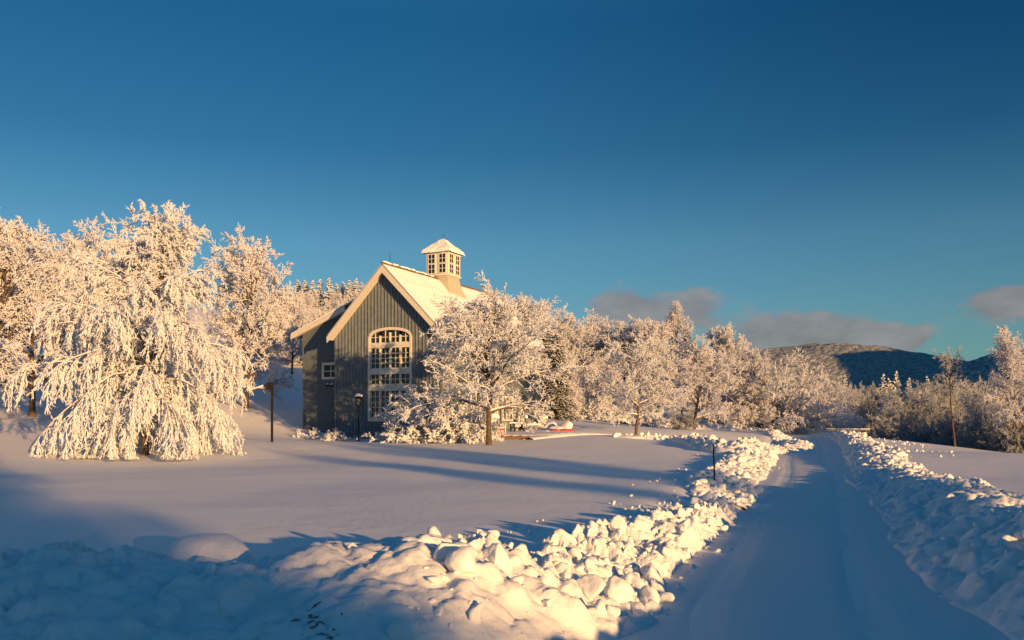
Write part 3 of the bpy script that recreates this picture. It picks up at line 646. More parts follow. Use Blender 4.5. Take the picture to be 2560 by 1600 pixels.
def deciduous(name, seed, H, Rw, clear, n1=16, n2=9, n3=8, n4=5, clump=.045, tw='twig', lowang=78, topang=22, droop=-.05, r0=.14, up=.0, lean=(0, 0), egg=.45, bm='bark', snowlimbs=True, dense=1.0):
    rng = np.random.default_rng(seed); bk = MB(); sn = MB()
    tr = grow(rng, np.zeros((1, 3)), norm(np.array([[lean[0], lean[1], 1.0]])), np.array([H * .8]), np.array([r0]), 9, .02, .05, .22)
    tr[0][:, 0, 2] -= .3
    V, Q = tubes(tr[0], tr[2] * np.r_[1.25, np.ones(9)][None], 9); bk.add(V, Q)
    pts, dirs, rad = tr
    t = (clear / (H * .8)) + (1 - clear / (H * .8)) * (np.arange(n1) + rng.random(n1) * .8) / n1; t = np.clip(t ** 1.0, 0, .985)
    f = t * 9; k = f.astype(int); fr = (f - k)[:, None]; P = pts[0, k] * (1 - fr) + pts[0, k + 1] * fr
    s = (t - t[0]) / (t[-1] - t[0] + 1e-6); az = np.arange(n1) * 2.4 + rng.normal(size=n1) * .3
    th = np.radians(lowang + (topang - lowang) * s ** .8 + rng.normal(size=n1) * 5)
    D = np.stack([np.sin(th) * np.cos(az), np.sin(th) * np.sin(az), np.cos(th)], 1)
    prof = (Rw * (1 - .25 * (1 - s)) * (1 - s ** 2.2) + s * H * egg * .62)
    L = np.maximum(prof, .25 * Rw) * rng.uniform(.85, 1.12, n1)
    b1 = grow(rng, P, D, L, r0 * (.6 - .3 * s), 7, droop * (1 - s) + up, .09, .2); V, Q = tubes(b1[0], b1[2], 6); bk.add(V, Q)
    if snowlimbs: snow_top(sn, b1)
    a = spawn(rng, b1, L, n2, .18, .98, math.radians(40), .25, .52, .45, .65); b2 = grow(rng, a[0], a[1], a[2], a[3], 5, droop * .6 + up, .13, .3)
    V, Q = tubes(b2[0], b2[2], 4); bk.add(V, Q)
    if snowlimbs: snow_top(sn, b2, m=4, mn=clump * .35)
    a3 = spawn(rng, b2, a[2], n3, .15, 1.0, math.radians(42), .3, .5, .35, .8); b3 = grow(rng, a3[0], a3[1], a3[2], np.maximum(a3[3], .006), 3, droop + up, .15, .5)
    V, Q = tubes(b3[0], b3[2], 3); bk.add(V, Q); clumps(sn, rng, b3, clump * .75, up=clump * .4)
    a4 = spawn(rng, b3, a3[2], n4, .2, 1.0, math.radians(42), .35, .55, .3, .9); b4 = grow(rng, a4[0], a4[1], np.maximum(a4[2], clump * 2.2), np.full(len(a4[0]), .005), 2, droop + up, .2, .5)
    clumps(sn, rng, b4, clump, up=clump * .3, keep=dense)
    return build_tree(name, bk, sn, tw, bm=bm)
def weeping(name, seed, H, Rw):
    rng = np.random.default_rng(seed); bk = MB(); sn = MB(); r0 = .19
    tr = grow(rng, np.zeros((1, 3)), np.array([[.02, 0, 1.0]]), np.array([H * .9]), np.array([r0]), 12, .03, .04, .12); tr[0][:, 0, 2] -= .4
    V, Q = tubes(tr[0], tr[2], 9); bk.add(V, Q); pts = tr[0]
    n1 = 74; t = .13 + .85 * (np.arange(n1) + rng.random(n1)) / n1; f = t * 12; k = np.minimum(f.astype(int), 11); fr = (f - k)[:, None]; P = pts[0, k] * (1 - fr) + pts[0, k + 1] * fr
    s = (t - .13) / .85; az = np.arange(n1) * 2.4 + rng.normal(size=n1) * .35; th = np.radians(66 - 52 * s ** 1.1 + rng.normal(size=n1) * 7)
    D = np.stack([np.sin(th) * np.cos(az), np.sin(th) * np.sin(az), np.cos(th)], 1)
    L = Rw * 1.32 * (1 - .62 * s ** 1.5) * rng.uniform(.7, 1.04, n1)
    b1 = grow(rng, P, D, L, r0 * (.30 - .18 * s), 9, -.19 * (1 - s) ** .6 - .02, .08, .18); V, Q = tubes(b1[0], b1[2], 5); bk.add(V, Q); snow_top(sn, b1, k=.6, mn=.02)
    a = spawn(rng, b1, L, 18, .12, 1.0, math.radians(42), .3, .38, .25, .6); trop = -.34 * (1 - s[np.repeat(np.arange(n1), 18)] ** 1.5 * .85)
    L2 = np.clip(a[2], .7, 2.2); b2 = grow(rng, a[0], a[1], L2, a[3], 7, trop, .08, .3); V, Q = tubes(b2[0], b2[2], 3); bk.add(V, Q); clumps(sn, rng, b2, .038, up=.025)
    a3 = spawn(rng, b2, L2, 9, .08, 1.0, math.radians(34), .2, .42, .45, .6); tr3 = np.repeat(trop, 9) * .9
    b3 = grow(rng, a3[0], a3[1], np.clip(a3[2], .25, .9), np.maximum(a3[3] * .6, .004), 3, tr3, .1, .5); clumps(sn, rng, b3, .030, up=.012)
    a4 = spawn(rng, b3, np.clip(a3[2], .25, .9), 5, .1, 1.0, math.radians(38), .2, .42, .3, .7); b4 = grow(rng, a4[0], a4[1], np.clip(a4[2], .12, .34), np.full(len(a4[0]), .005), 1, np.repeat(tr3, 5) * .6, .12, .5)
    clumps(sn, rng, b4, .024, up=.01)
    for mb in (sn, bk):                       # hanging tips lie on the snow, not under it
        for i, v in enumerate(mb.V):
            if mb is bk and i == 0: continue
            v[:, 2] = np.where(v[:, 2] < .06, .03 + .1 * np.abs(v[:, 2]) % .12, v[:, 2])
    return build_tree(name, bk, sn)
def multistem(name, seed, H, Rw, stems=26, tw='frost', clump=.05, n2=12, n3=9, n4=4, droop=-.06, bm='bark', spread=62):
    rng = np.random.default_rng(seed); bk = MB(); sn = MB()
    az = rng.random(stems) * 2 * np.pi; q = np.sqrt((np.arange(stems) + .5) / stems); th = np.radians(spread) * q + .03
    D = np.stack([np.sin(th) * np.cos(az), np.sin(th) * np.sin(az), np.cos(th)], 1); P = np.stack([np.cos(az) * q * Rw * .18, np.sin(az) * q * Rw * .18, np.full(stems, -.1)], 1)
    L = (H * (1 - q) + np.hypot(Rw, H * .35) * q) * rng.uniform(.8, 1.05, stems)
    b1 = grow(rng, P, D, L, np.full(stems, .05 * H / 6), 8, droop * q, .07, .2); V, Q = tubes(b1[0], b1[2], 4); bk.add(V, Q); snow_top(sn, b1, m=4)
    a = spawn(rng, b1, L, n2, .15, .98, math.radians(30), .2, .36, .4, .9); b2 = grow(rng, a[0], a[1], a[2], a[3], 4, droop, .12, .3); V, Q = tubes(b2[0], b2[2], 3); bk.add(V, Q); clumps(sn, rng, b2, clump * .6)
    a3 = spawn(rng, b2, a[2], n3, .15, 1.0, math.radians(38), .3, .45, .3, .9); b3 = grow(rng, a3[0], a3[1], a3[2], np.full(len(a3[0]), .006), 3, droop, .16, .5); clumps(sn, rng, b3, clump * .8)
    a4 = spawn(rng, b3, a3[2], n4, .2, 1.0, math.radians(42), .3, .5, .3, .9); b4 = grow(rng, a4[0], a4[1], np.maximum(a4[2], clump * 2), np.full(len(a4[0]), .005), 2, droop, .2, .5); clumps(sn, rng, b4, clump)
    for mb in (sn,):
        for v in mb.V: v[:, 2] = np.where(v[:, 2] < .0, np.abs(v[:, 2]) * .3, v[:, 2])
    return build_tree(name, bk, sn, tw, bm=bm)
def conifer(name, seed, H, Rw, snowk=1.0, whorls=24, nk=1.0, sk=1.0):
    rng = np.random.default_rng(seed); bk = MB(); sn = MB(); nd = MB()
    bk.tube([(0, 0, -.4), (0, 0, H * .5), (0, 0, H * .97)], [H * .022, H * .013, .02], 7)
    nb = 8; s = np.repeat(np.linspace(.04, .98, whorls), nb) + rng.normal(size=whorls * nb) * .012; s = np.clip(s, .02, .99); n = len(s); az = rng.random(n) * 2 * np.pi
    L = Rw * (1 - s) ** .85 * rng.uniform(.7, 1.15, n) + .12; th = np.radians(78 - 28 * s)
    P = np.stack([0 * s, 0 * s, s * H * .97], 1); D = np.stack([np.sin(th) * np.cos(az), np.sin(th) * np.sin(az), np.cos(th)], 1)
    b1 = grow(rng, P, D, L, .02 + L * .012, 5, -.16, .04, .3); V, Q = tubes(b1[0], b1[2], 3); bk.add(V, Q)
    a = spawn(rng, b1, L, 11, .1, 1.0, math.radians(48), .15, .34, .45, .25); b2 = grow(rng, a[0], a[1], np.maximum(a[2], .12), a[3], 2, -.12, .08, .5)
    for br, r in ((b1, .05), (b2, .06)):
        p0, p1, _ = segs(br); rr = r * (.7 + Rw * .12) * rng.uniform(.6, 1.3, len(p0)); o = np.array([0, 0, -.03]); V, T = lozenges(p0 + o, p1 + o - np.array([0, 0, .03]), rr * 1.05 * nk, 1.0); nd.add(V, None, T)
        k = rng.random(len(p0)) < .85 * snowk; o = np.array([0, 0, .035]); V, T = lozenges(p0[k] + o, p1[k] + o, rr[k] * sk, .6); sn.add(V, None, T)
    r = bpy.data.objects.new(name, None); C.objects.link(r); r.empty_display_size = .3
    bk.build('trunk', M['bark'], r, True); nd.build('foliage', M['needle'], r); sn.build('snow', M['twig'], r); return r
PROTO = {}; USED = set()
def topz(r):
    b = 0
    for ch in r.children:
        a = np.empty(len(ch.data.vertices) * 3, dtype=np.float32); ch.data.vertices.foreach_get('co', a); b = max(b, np.percentile(a[2::3], 99.8 if len(a) > 30000 else 100))
    return float(b)
def put(key, x, y, h, label, cat='tree', group=None, rot=None, wx=1.0, z=None, sink=.05):
    """places the prototype itself the first time, afterwards copies of it with copies of its parts"""
    src, H = PROTO[key]
    if key not in USED: r = src; USED.add(key)
    else:
        r = src.copy(); C.objects.link(r)
        for ch in src.children:
            d = ch.copy(); C.objects.link(d); d.parent = r
    s = h / H; r.location = (x, y, (gz(x, y) if z is None else z) - sink); r.scale = (s * wx, s * wx, s)
    r.rotation_euler = (0, 0, RNG.random() * 6.28 if rot is None else rot)
    for k in ('group',):
        if k in r: del r[k]
    return tag(r, label, cat, group)
RNG = random.Random(12)
def hat(px, Y, top):            # height of a tree whose tip is at photo height `top`
    x, y, z = on(px, Y); return EYE + (HZ - top) * Y / F - z
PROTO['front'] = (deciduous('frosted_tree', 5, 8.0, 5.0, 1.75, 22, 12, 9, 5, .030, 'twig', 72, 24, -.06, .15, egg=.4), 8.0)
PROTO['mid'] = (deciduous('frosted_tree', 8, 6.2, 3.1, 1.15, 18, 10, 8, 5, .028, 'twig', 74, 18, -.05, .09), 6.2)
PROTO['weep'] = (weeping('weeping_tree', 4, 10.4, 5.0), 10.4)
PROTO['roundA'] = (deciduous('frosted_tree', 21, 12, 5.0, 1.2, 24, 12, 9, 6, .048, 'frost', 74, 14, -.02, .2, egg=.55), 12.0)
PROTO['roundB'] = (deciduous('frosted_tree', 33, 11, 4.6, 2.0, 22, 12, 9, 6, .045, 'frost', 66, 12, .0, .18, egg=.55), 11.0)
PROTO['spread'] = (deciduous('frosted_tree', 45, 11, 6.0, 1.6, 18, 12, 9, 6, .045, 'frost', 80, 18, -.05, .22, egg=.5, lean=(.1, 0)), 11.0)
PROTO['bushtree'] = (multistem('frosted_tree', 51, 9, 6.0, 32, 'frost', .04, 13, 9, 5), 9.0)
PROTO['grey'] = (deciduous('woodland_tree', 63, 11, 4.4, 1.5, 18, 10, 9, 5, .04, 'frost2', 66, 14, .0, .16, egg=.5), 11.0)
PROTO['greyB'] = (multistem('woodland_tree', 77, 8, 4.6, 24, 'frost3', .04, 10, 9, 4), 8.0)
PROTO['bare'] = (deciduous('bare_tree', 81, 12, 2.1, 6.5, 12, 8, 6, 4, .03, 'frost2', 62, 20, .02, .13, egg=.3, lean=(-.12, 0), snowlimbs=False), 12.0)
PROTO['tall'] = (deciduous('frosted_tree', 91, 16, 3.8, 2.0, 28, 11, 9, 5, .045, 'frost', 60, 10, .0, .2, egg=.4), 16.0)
PROTO['spruce'] = (conifer('spruce_tree', 95, 10, 2.6), 10.0)
PROTO['whitespruce'] = (conifer('spruce_tree', 96, 10, 2.8, 1.3, 20, .4, 1.9), 10.0)
PROTO['bush'] = (multistem('frosted_bush', 97, 2.7, 1.75, 40, 'twig', .045, 9, 6, 3, -.08, spread=72), 2.7)
PROTO['plant'] = (multistem('snowy_plant', 99, .8, .5, 11, 'twig', .035, 4, 3, 2, -.05), .8)
PROTO['scrub'] = (multistem('frosted_bush', 101, 4, 3.2, 24, 'frost3', .045, 9, 7, 3), 4.0)

# near things
for k_, (r_, H_) in list(PROTO.items()):     # true height of each kind, from its own mesh
    PROTO[k_] = (r_, topz(r_))
x, y, z = on(1222, 42); put('front', x, y, hat(1222, 42, 712), 'snow-laden spreading tree with forked bare trunk before the barn', rot=.6, wx=1.14)
x, y, z = on(363, 35); put('weep', x, y, hat(363, 35, 512), 'broad weeping tree with hanging snow-coated branches down to the ground', rot=2.0, wx=.9)
x, y, z = on(1590, 54); put('mid', x, y, hat(1590, 54, 835), 'small snow-covered tree with thin dark trunk standing alone by the drive', rot=1.0, wx=1.2)
x, y, z = on(1090, 47); put('bush', x, y, 3.2, 'large snowy bush against the barn under the forked tree', 'bush', rot=.4, wx=.9)
x, y, z = on(1038, 48.0); put('bush', x, y, 2.4, 'lower snowy bush at the left end of the bush row by the arched window', 'bush', rot=2.4, wx=1.0)
x, y, z = on(1150, 46.3); put('bush', x, y, 2.1, 'low snowy bush between the terrace edge and the large bush', 'bush', rot=4.4, wx=1.1)
for px, h, wx, lab in ((775, .75, .9, 'snow-capped plant at the left corner of the barn wing'), (818, .7, 1.1, 'bright snowy plant below the floodlight on the barn wing'), (836, .85, 1.1, 'tallest of the snowy plants where wing and barn meet'),
                       (862, .6, .8, 'thin snowy plant at the foot of the barn wall left of the lantern'), (905, .5, 1.0, 'small snowy plant at the foot of the lantern post'), (742, .6, .5, 'lone forked twig in the snow left of the barn corner')):
    x, y, z = on(px, 50 + (6 if px < 780 else 2) * .5); put('plant', x, y, h, lab, 'plant', 'snowy plants along the foot of the barn', wx=wx)
ORD = 'first second third fourth fifth sixth seventh eighth ninth tenth eleventh twelfth thirteenth fourteenth'.split()
# trees on the left, behind the weeping tree
def tree_at(key, px, Y, top, label, group=None, wx=1.0, rot=None, **k):
    x, y, z = on(px, Y); return put(key, x, y, hat(px, Y, top), label, 'tree', group, rot, wx, **k)
tree_at('spread', 80, 50, 585, 'frosted spreading tree with dark trunk behind the left side of the weeping tree', rot=2.2)
tree_at('roundB', -30, 46, 540, 'frosted tree cut by the left edge of the picture', rot=1.0, wx=.85)
tree_at('roundA', 225, 58, 565, 'frosted tree rising behind the upper left of the weeping tree', rot=3.0, wx=.95)
tree_at('roundA', 617, 64, 578, 'round-crowned frosted tree between the weeping tree and the barn', rot=.3, wx=.88)
tree_at('roundB', 730, 84, 735, 'frosted tree at the edge of the wood just left of the barn wing', rot=2.8)
tree_at('roundA', 330, 75, 590, 'frosted crown mostly hidden behind the top of the weeping tree', rot=4)
tree_at('roundA', -90, 66, 640, 'frosted tree far left behind the cut-off tree', rot=5)
# wooded hill behind the barn
G1 = 'frosted trees of the wooded hill behind the barn'
r_ = random.Random(7)
for row, (Y, p0, p1, n, h) in enumerate(((98, 640, 1500, 12, 10), (116, 560, 1480, 13, 10), (134, 480, 1460, 13, 10), (152, 450, 1400, 13, 10))):
    for i in range(n):
        px = p0 + (p1 - p0) * (i + r_.uniform(.1, .9)) / n; x, y, z = on(px, Y + r_.uniform(-5, 5)); zc = EYE + 0
        hh = h * r_.uniform(.8, 1.15)
        lim = 770 if px < 1000 else 735 + (px - 1000) * .1
        hh = min(hh, EYE + (HZ - lim + 40 * (row > 2)) * y / F - z)
        if hh < 4: continue
        put(('roundA', 'roundB', 'bushtree')[r_.randrange(3)], x, y, hh, ('frosted tree, %s from the left in the front rank of the wood behind the barn' % ORD[i] if row == 0 else 'frosted tree among the wood on the hill behind the barn'), 'tree', G1)
G2 = 'snowy spruces on the hilltop left of the barn roof'
for k_, (px, top) in enumerate(((745, 712), (762, 700), (782, 706), (800, 698), (822, 694), (842, 712), (858, 704), (874, 700), (890, 696), (905, 706), (921, 712))):
    x, y, z = on(px, 166 + r_.uniform(-4, 4)); put('whitespruce', x, y, min(17, max(8, EYE + (HZ - top) * y / F - z)), 'snow-laden spruce, %s from the left of those on the hilltop beside the barn roof' % ORD[k_], 'tree', G2, wx=1.1)
# right of the barn
x, y, z = on(1392, 72); put('spruce', x, y, hat(1392, 72, 835), 'dark spruce with white snow patches at the right end of the barn', 'tree', rot=1)
x, y, z = on(1362, 76); put('spruce', x, y, hat(1362, 76, 800), 'dark spruce half hidden behind the barn corner', 'tree', rot=3)
tree_at('roundA', 1425, 88, 772, 'rounded frosted tree behind the dark spruce right of the barn', rot=1.3)
tree_at('roundB', 1490, 92, 798, 'frosted tree behind the left side of the small lone tree', rot=2.3)
tree_at('roundA', 1560, 90, 796, 'frosted tree right behind the small lone tree', rot=4.0)
tree_at('bushtree', 1475, 80, 880, 'lower greyish frosted tree between the dark spruce and the lone tree', rot=.5, wx=.8)
tree_at('roundB', 1640, 88, 800, 'frosted tree behind the right side of the small lone tree', rot=5.2)
tree_at('tall', 1705, 98, 757, 'tallest frosted crown standing up above the row right of the barn', rot=1.9, wx=.8)
tree_at('spread', 1735, 74, 840, 'wide frosted tree with arching limbs left of the big rounded bush tree', rot=0.2, wx=1.05)
tree_at('roundB', 1830, 92, 808, 'frosted round crown above the arching tree', rot=3.3, wx=.8)
tree_at('roundA', 1880, 86, 875, 'frosted tree between the arching tree and the big rounded bush tree', rot=2.6)
tree_at('bushtree', 1925, 88, 872, 'big rounded frosted bush tree with fine twigs where the drive bends', rot=1.5, wx=1.0)
tree_at('bushtree', 2010, 90, 950, 'low rounded frosted bush tree at the bend of the drive', rot=3.9, wx=1.25)
x, y, z = on(1712, 62); put('scrub', x, y, 2.0, 'dark low brush heap with thin snow under the arching tree', 'bush', rot=1, wx=.7)
x, y, z = on(1625, 66); put('bush', x, y, 1.6, 'bright snow-covered shrub right of the lone tree trunk', 'bush', rot=1.2)
x, y, z = on(1480, 78); put('bush', x, y, 2.0, 'snow-covered shrub left of the lone tree under the wood edge', 'bush', rot=3.2)
# woods across the valley on the right
G3 = 'grey woodland trees beyond the bend of the drive'
for Y, p0, p1, n, t0, t1 in ((118, 2050, 2560, 11, 975, 945), (140, 1960, 2600, 13, 952, 948), (165, 1900, 2600, 14, 948, 955)):
    for i in range(n):
        px = p0 + (p1 - p0) * (i + r_.uniform(.1, .9)) / n; x, y, z = on(px, Y + r_.uniform(-6, 6)); top = t0 + (t1 - t0) * (px - p0) / (p1 - p0) + r_.uniform(-14, 24)
        hh = EYE + (HZ - top) * y / F - z
        put(('grey', 'greyB', 'grey', 'roundB')[r_.randrange(4)], x, y, hh, ('frosted tree, %s from left in the front rank beyond the bend' % ORD[i] if Y == 118 else 'frosted woodland tree in the dense wood beyond the bend of the drive'), 'tree', G3, wx=r_.uniform(.8, 1.1) * 9 / max(9, hh))
G4 = 'shaded scrub along the far edge of the right field'
for i in range(9):
    px = 2270 + i * 38 + r_.uniform(-10, 10); Y = 78 - i * 2.2; x, y, z = on(px, Y); top = 1025 + r_.uniform(-25, 15)
    put('scrub', x, y, hat(px, Y, top), 'shaded grey scrub at the far edge of the right field, %s clump from the left' % ORD[i], 'bush', G4, wx=.9)
for k_, (px, top) in enumerate(((2112, 938), (2208, 935), (2222, 945), (2240, 928), (2272, 945), (2318, 940))):
    x, y, z = on(px, 175); put('whitespruce', x, y, EYE + (HZ - top) * y / F - z, 'small snowy spruce tip above the grey wood, %s of six from the left' % ORD[k_], 'tree', 'spruce tips above the grey wood', wx=.7)
tree_at('bare', 2388, 62, 862, 'thin bare-topped tree leaning over the wood on the right', rot=.4, wx=.9)
tree_at('tall', 2545, 60, 815, 'tall frosted tree at the right edge of the picture', rot=.9, wx=.95)
tree_at('grey', 2460, 82, 965, 'grey frosted tree between the thin bare tree and the tall edge tree', rot=2, wx=.8)
tree_at('tall', 2640, 66, 850, 'frosted tree beyond the right edge tree', rot=2.9)

# trees behind the camera whose shade falls on the drive and the lawn
G5 = 'spruces behind the camera'
for x, y, h, lab in ((29.6, -51, 16, 'first'), (26.5, -49, 16, 'second'), (22, -51, 16, 'third'), (17.5, -49, 18.5, 'fourth'), (13, -51, 17.5, 'fifth'), (8.5, -49, 18, 'sixth'), (4, -51, 17, 'seventh'), (-.5, -49, 18, 'eighth'), (-5, -51, 18, 'ninth'), (-10, -50, 17, 'tenth')):
    put('spruce', x + 4.5, y, h, 'tall dense spruce, %s from the right in the row behind the turning place' % lab, 'tree', G5, wx=1.5)
for x, y, h, lab in ((33.6, -31.5, 11, 'leftmost'), (36.8, -30, 11.8, 'middle'), (40.6, -33, 13, 'rightmost')):
    put('grey', x + 2.7, y, h, lab + ' of three frosted trees right of the drive behind the camera', 'tree', 'three frosted trees behind the camera', wx=.36)
for i in range(8):  # unseen row added to shade the lower part of the right wood
    x, y = 68 + i * 8.5, 24 - i * 2 + (i % 2) * 5; put('roundA', x, y, 12.5 + (i * 7 % 4), 'frosted tree added for shade, %s from the drive in the unseen row outside the right edge' % ORD[i], 'tree', 'frosted shade trees added outside the right edge', wx=1.1)

# ------------------------------------------------------------------ terrace and its furniture
TZ = 1.0
def terrace():
    T = empty('terrace', (0, 0, 0), 'low timber-edged terrace covered in snow beside the long side of the barn', 'terrace')
    poly = [(-3.6, 47.9), (1.15, 46.9), (4.4, 53.5), (7.6, 60.5), (3.2, 65), (-4.0, 51.0)]
    n = len(poly); m = MB(); V = [(x, y, TZ - .7) for x, y in poly] + [(x, y, TZ - .09) for x, y in poly]
    m.add(V, [(i, (i + 1) % n, (i + 1) % n + n, i + n) for i in range(n)]); 
    m.add([(x, y, TZ - .09) for x, y in poly], None, [(0, i, i + 1) for i in range(1, n - 1)]); m.build('edge_boards', M['wood'], T)
    gx, gy = np.meshgrid(np.linspace(-5, 9, 140), np.linspace(46, 66, 200)); 
    def inside(x, y):
        r = np.ones(x.shape) * 9
        for i in range(n):
            (x0, y0), (x1, y1) = poly[i], poly[(i + 1) % n]; l = math.hypot(x1 - x0, y1 - y0)
            r = np.minimum(r, ((x1 - x0) * (y - y0) - (y1 - y0) * (x - x0)) / l)
        return r
    d = inside(gx, gy); z = TZ + np.clip(d, 0, .12) * .6 - .08 + .05 * fbm(gx, gy, 3, 4)
    i = (np.arange(199) * 140)[:, None] + np.arange(139)[None]; Q = np.stack([i, i + 1, i + 141, i + 140], -1).reshape(-1, 4)
    keep = (d.ravel()[Q] > -.04).all(1); z = np.where(d < 0, TZ - .085, z)
    mesh('snow_cover', np.stack([gx, gy, z], -1).reshape(-1, 3), [Q[keep]], M['snow'], T, True)
terrace()
def lump(w, d, h, seed, z0=0, x0=0, y0=0):
    V = chunk_shape(np.random.default_rng(seed), 3, 9, 8, .05); V = V * np.array([w, d, h]); V[:, 2] = np.where(V[:, 2] < -.2 * h, -.2 * h, V[:, 2]); return V + np.array([x0, y0, z0 + .1 * h])
def spot(px, Y): x = (px - CX) / F * Y; return x, Y
def adirondack(px, Y, rzv, label, mat='white'):
    x, y = spot(px, Y); R = empty('garden_chair', (x, y, TZ - .02), label, 'chair', rzv)
    m = MB(); 
    for i in range(5): m.box((-.3, -.35 + i * .13, .36 - i * .035), (.3, -.24 + i * .13, .39 - i * .035))
    m.build('seat', M[mat], R)
    m = MB()
    for i in range(5):
        h = (.62, .72, .76, .72, .62)[i]; m.box((-.29 + i * .118, .28, .22), (-.19 + i * .118, .31, .22 + h), rx(-.35), (0, .28, .22))
    m.build('backrest', M[mat], R)
    for s in (-1, 1):
        for yy in (-.32, .3): m = MB(); m.box((s * .33 - .02, yy, 0), (s * .33 + .02, yy + .09, .56)); m.build('leg', M[mat], R)
        m = MB(); m.box((s * .36 - .07, -.42, .561), (s * .36 + .07, .38, .585)); m.build('armrest', M[mat], R)
    m = MB(); m.add(lump(.32, .36, .2, 3, .42, 0, -.1), None, ICO[3][1]); m.add(lump(.32, .16, .3, 4, .95, 0, .50), None, ICO[3][1]); m.add(lump(.09, .38, .09, 5, .6, .36, 0), None, ICO[3][1]); m.add(lump(.09, .38, .09, 6, .6, -.36, 0), None, ICO[3][1])
    m.build('snow', M['snow'], R, True)
def bench(px, Y, w, rzv, label, mat='wood', back=True):
    x, y = spot(px, Y); R = empty('bench', (x, y, TZ - .02), label, 'bench', rzv)
    m = MB(); m.box((-w / 2, -.22, .40), (w / 2, .22, .45)); m.build('seat', M[mat], R)
    if back: m = MB(); m.box((-w / 2, .2, .55), (w / 2, .24, .95)); m.box((-w / 2, .19, .42), (-w / 2 + .06, .25, .95)); m.box((w / 2 - .06, .19, .42), (w / 2, .25, .95)); m.build('backrest', M[mat], R)
    for s in (-1, 1):
        for yy in (-.2, .14): m = MB(); m.box((s * (w / 2 - .06) - .03, yy, 0), (s * (w / 2 - .06) + .03, yy + .06, .4)); m.build('leg', M[mat], R)
    m = MB(); m.add(lump(w * .5, .24, .16, 8, .5), None, ICO[3][1]); m.build('snow', M['snow'], R, True)
def tub(px, Y, r, h, label, name='red_tub', mat='red', dome=.35, seed=2, wx=1.0):
    x, y = spot(px, Y); R = empty(name, (x, y, TZ - .04), label, name.split('_')[-1])
    m = MB(); m.tube([(0, 0, 0), (0, 0, h * .6), (0, 0, h), (0, 0, h + .02)], [r * .75, r * .95, r, r * 1.06], 20); b = m.build('bowl', M[mat], R, True)
    m = MB(); m.add(lump(r * 1.02 * wx, r, dome, seed, h + .03), None, ICO[3][1]); m.build('snow', M['snow'], R, True)
bench(1205, 50.5, 1.0, .5, 'dark bench with thin snow just left of the forked tree trunk', 'black')
adirondack(1246, 52.5, .5, 'snow-filled white garden chair behind the forked tree trunk', 'white')
tub(1243, 50.0, .34, .34, 'red tub heaped with snow right behind the forked tree trunk', seed=12, dome=.2)
adirondack(1292, 54, -1.2, 'black garden chair beside the cream post of the barn', 'black')
bench(1329, 55, 1.25, -.1, 'low bench with a flat snow cushion in front of the barn wall', 'wood', False)
adirondack(1350, 57.5, -.4, 'garden chair buried in snow right of the low bench', 'white')
tub(1371, 55.5, .42, .22, 'tub with a jagged heap of snow between chair and low mound', 'snowy_tub', 'wood', .42, 5, 1.2)
tub(1391, 54.0, .4, .26, 'low red tub with a smooth dome of snow', seed=9, dome=.22)
tub(1414, 54.0, .5, .26, 'red tub with a tall pointed heap of snow at the outer end of the terrace', seed=21, dome=.42)
for px, Y, s, lab in ((1318, 53.5, .2, 'small block of snow below the low bench'), (1345, 53.2, .24, 'flat block of snow below the buried chair'), (1368, 53.0, .24, 'squarish block of snow beside the low red tub')):
    x, y = spot(px, Y); m = MB(); m.add(lump(s, s * .8, s * .7, int(px)), None, ICO[3][1]); o = m.build('snow_block', M['snow'], None, True); o.location = (x, y, TZ - .03); tag(o, lab, 'snow block')
def pole(name, p0, p1, r, mat, label, cat, snow=True):
    R = empty(name, p0, label, cat); d = np.array(p1) - np.array(p0); m = MB(); m.tube([(0, 0, -.3), tuple(d * .5), tuple(d)], r, 8); m.build('shaft', M[mat], R, True)
    if snow: m = MB(); m.add(lump(r * 2.0, r * 2.0, r * 3.0, 3, d[2], d[0], d[1]), None, ICO[2][1] if False else ICO[3][1]); m.build('snow_cap', M['snow'], R, True)
    return R
x, y = spot(1211, 52.5); pole('leaning_pole', (x, y, TZ), (x - .35, y + .2, TZ + 1.75), .05, 'trim', 'pale pole leaning left beside the dark bench', 'pole', False)
x, y = spot(1293, 55); pole('leaning_pole', (x - .1, y, TZ + .1), (x + .3, y + .6, TZ + 1.5), .05, 'trim', 'pale pole leaning right behind the black garden chair', 'pole', False)
x, y = spot(1313, 56); pole('leaning_pole', (x + .1, y, TZ + .1), (x - .3, y + .6, TZ + 2.1), .05, 'trim', 'pale pole leaning left over the low bench', 'pole', False)

# ------------------------------------------------------------------ lamp posts, stakes, far fence
def lantern_post():
    x, y, z = on(896, 50.3); R = empty('lamp_post', (x, y, z), 'short black lantern post in front of the dark barn wall', 'lamp post')
    H = EYE + (HZ - 1014) * y / F - z
    m = MB(); m.tube([(0, 0, -.5), (0, 0, H)], .04, 8); m.build('pole', M['black'], R, True)
    m = MB(); m.box((-.13, -.13, H), (.13, .13, H + .03))
    for sx in (-1, 1):
        for sy in (-1, 1): m.box((sx * .12 - .015, sy * .12 - .015, H + .03), (sx * .12 + .015, sy * .12 + .015, H + .42))
    m.add([(-.2, -.2, H + .42), (.2, -.2, H + .42), (.2, .2, H + .42), (-.2, .2, H + .42), (0, 0, H + .62)], [(3, 2, 1, 0)], [(0, 1, 4), (1, 2, 4), (2, 3, 4), (3, 0, 4)]); la = m.build('lantern', M['black'], R)
    m = MB(); m.box((-.11, -.11, H + .032), (.11, .11, H + .418)); m.build('pane', M['pane'], la)
    m = MB(); V = lump(.23, .23, .16, 6, H + .55); m.add(V, None, ICO[3][1]); m.build('snow_cap', M['snow'], R, True)
lantern_post()
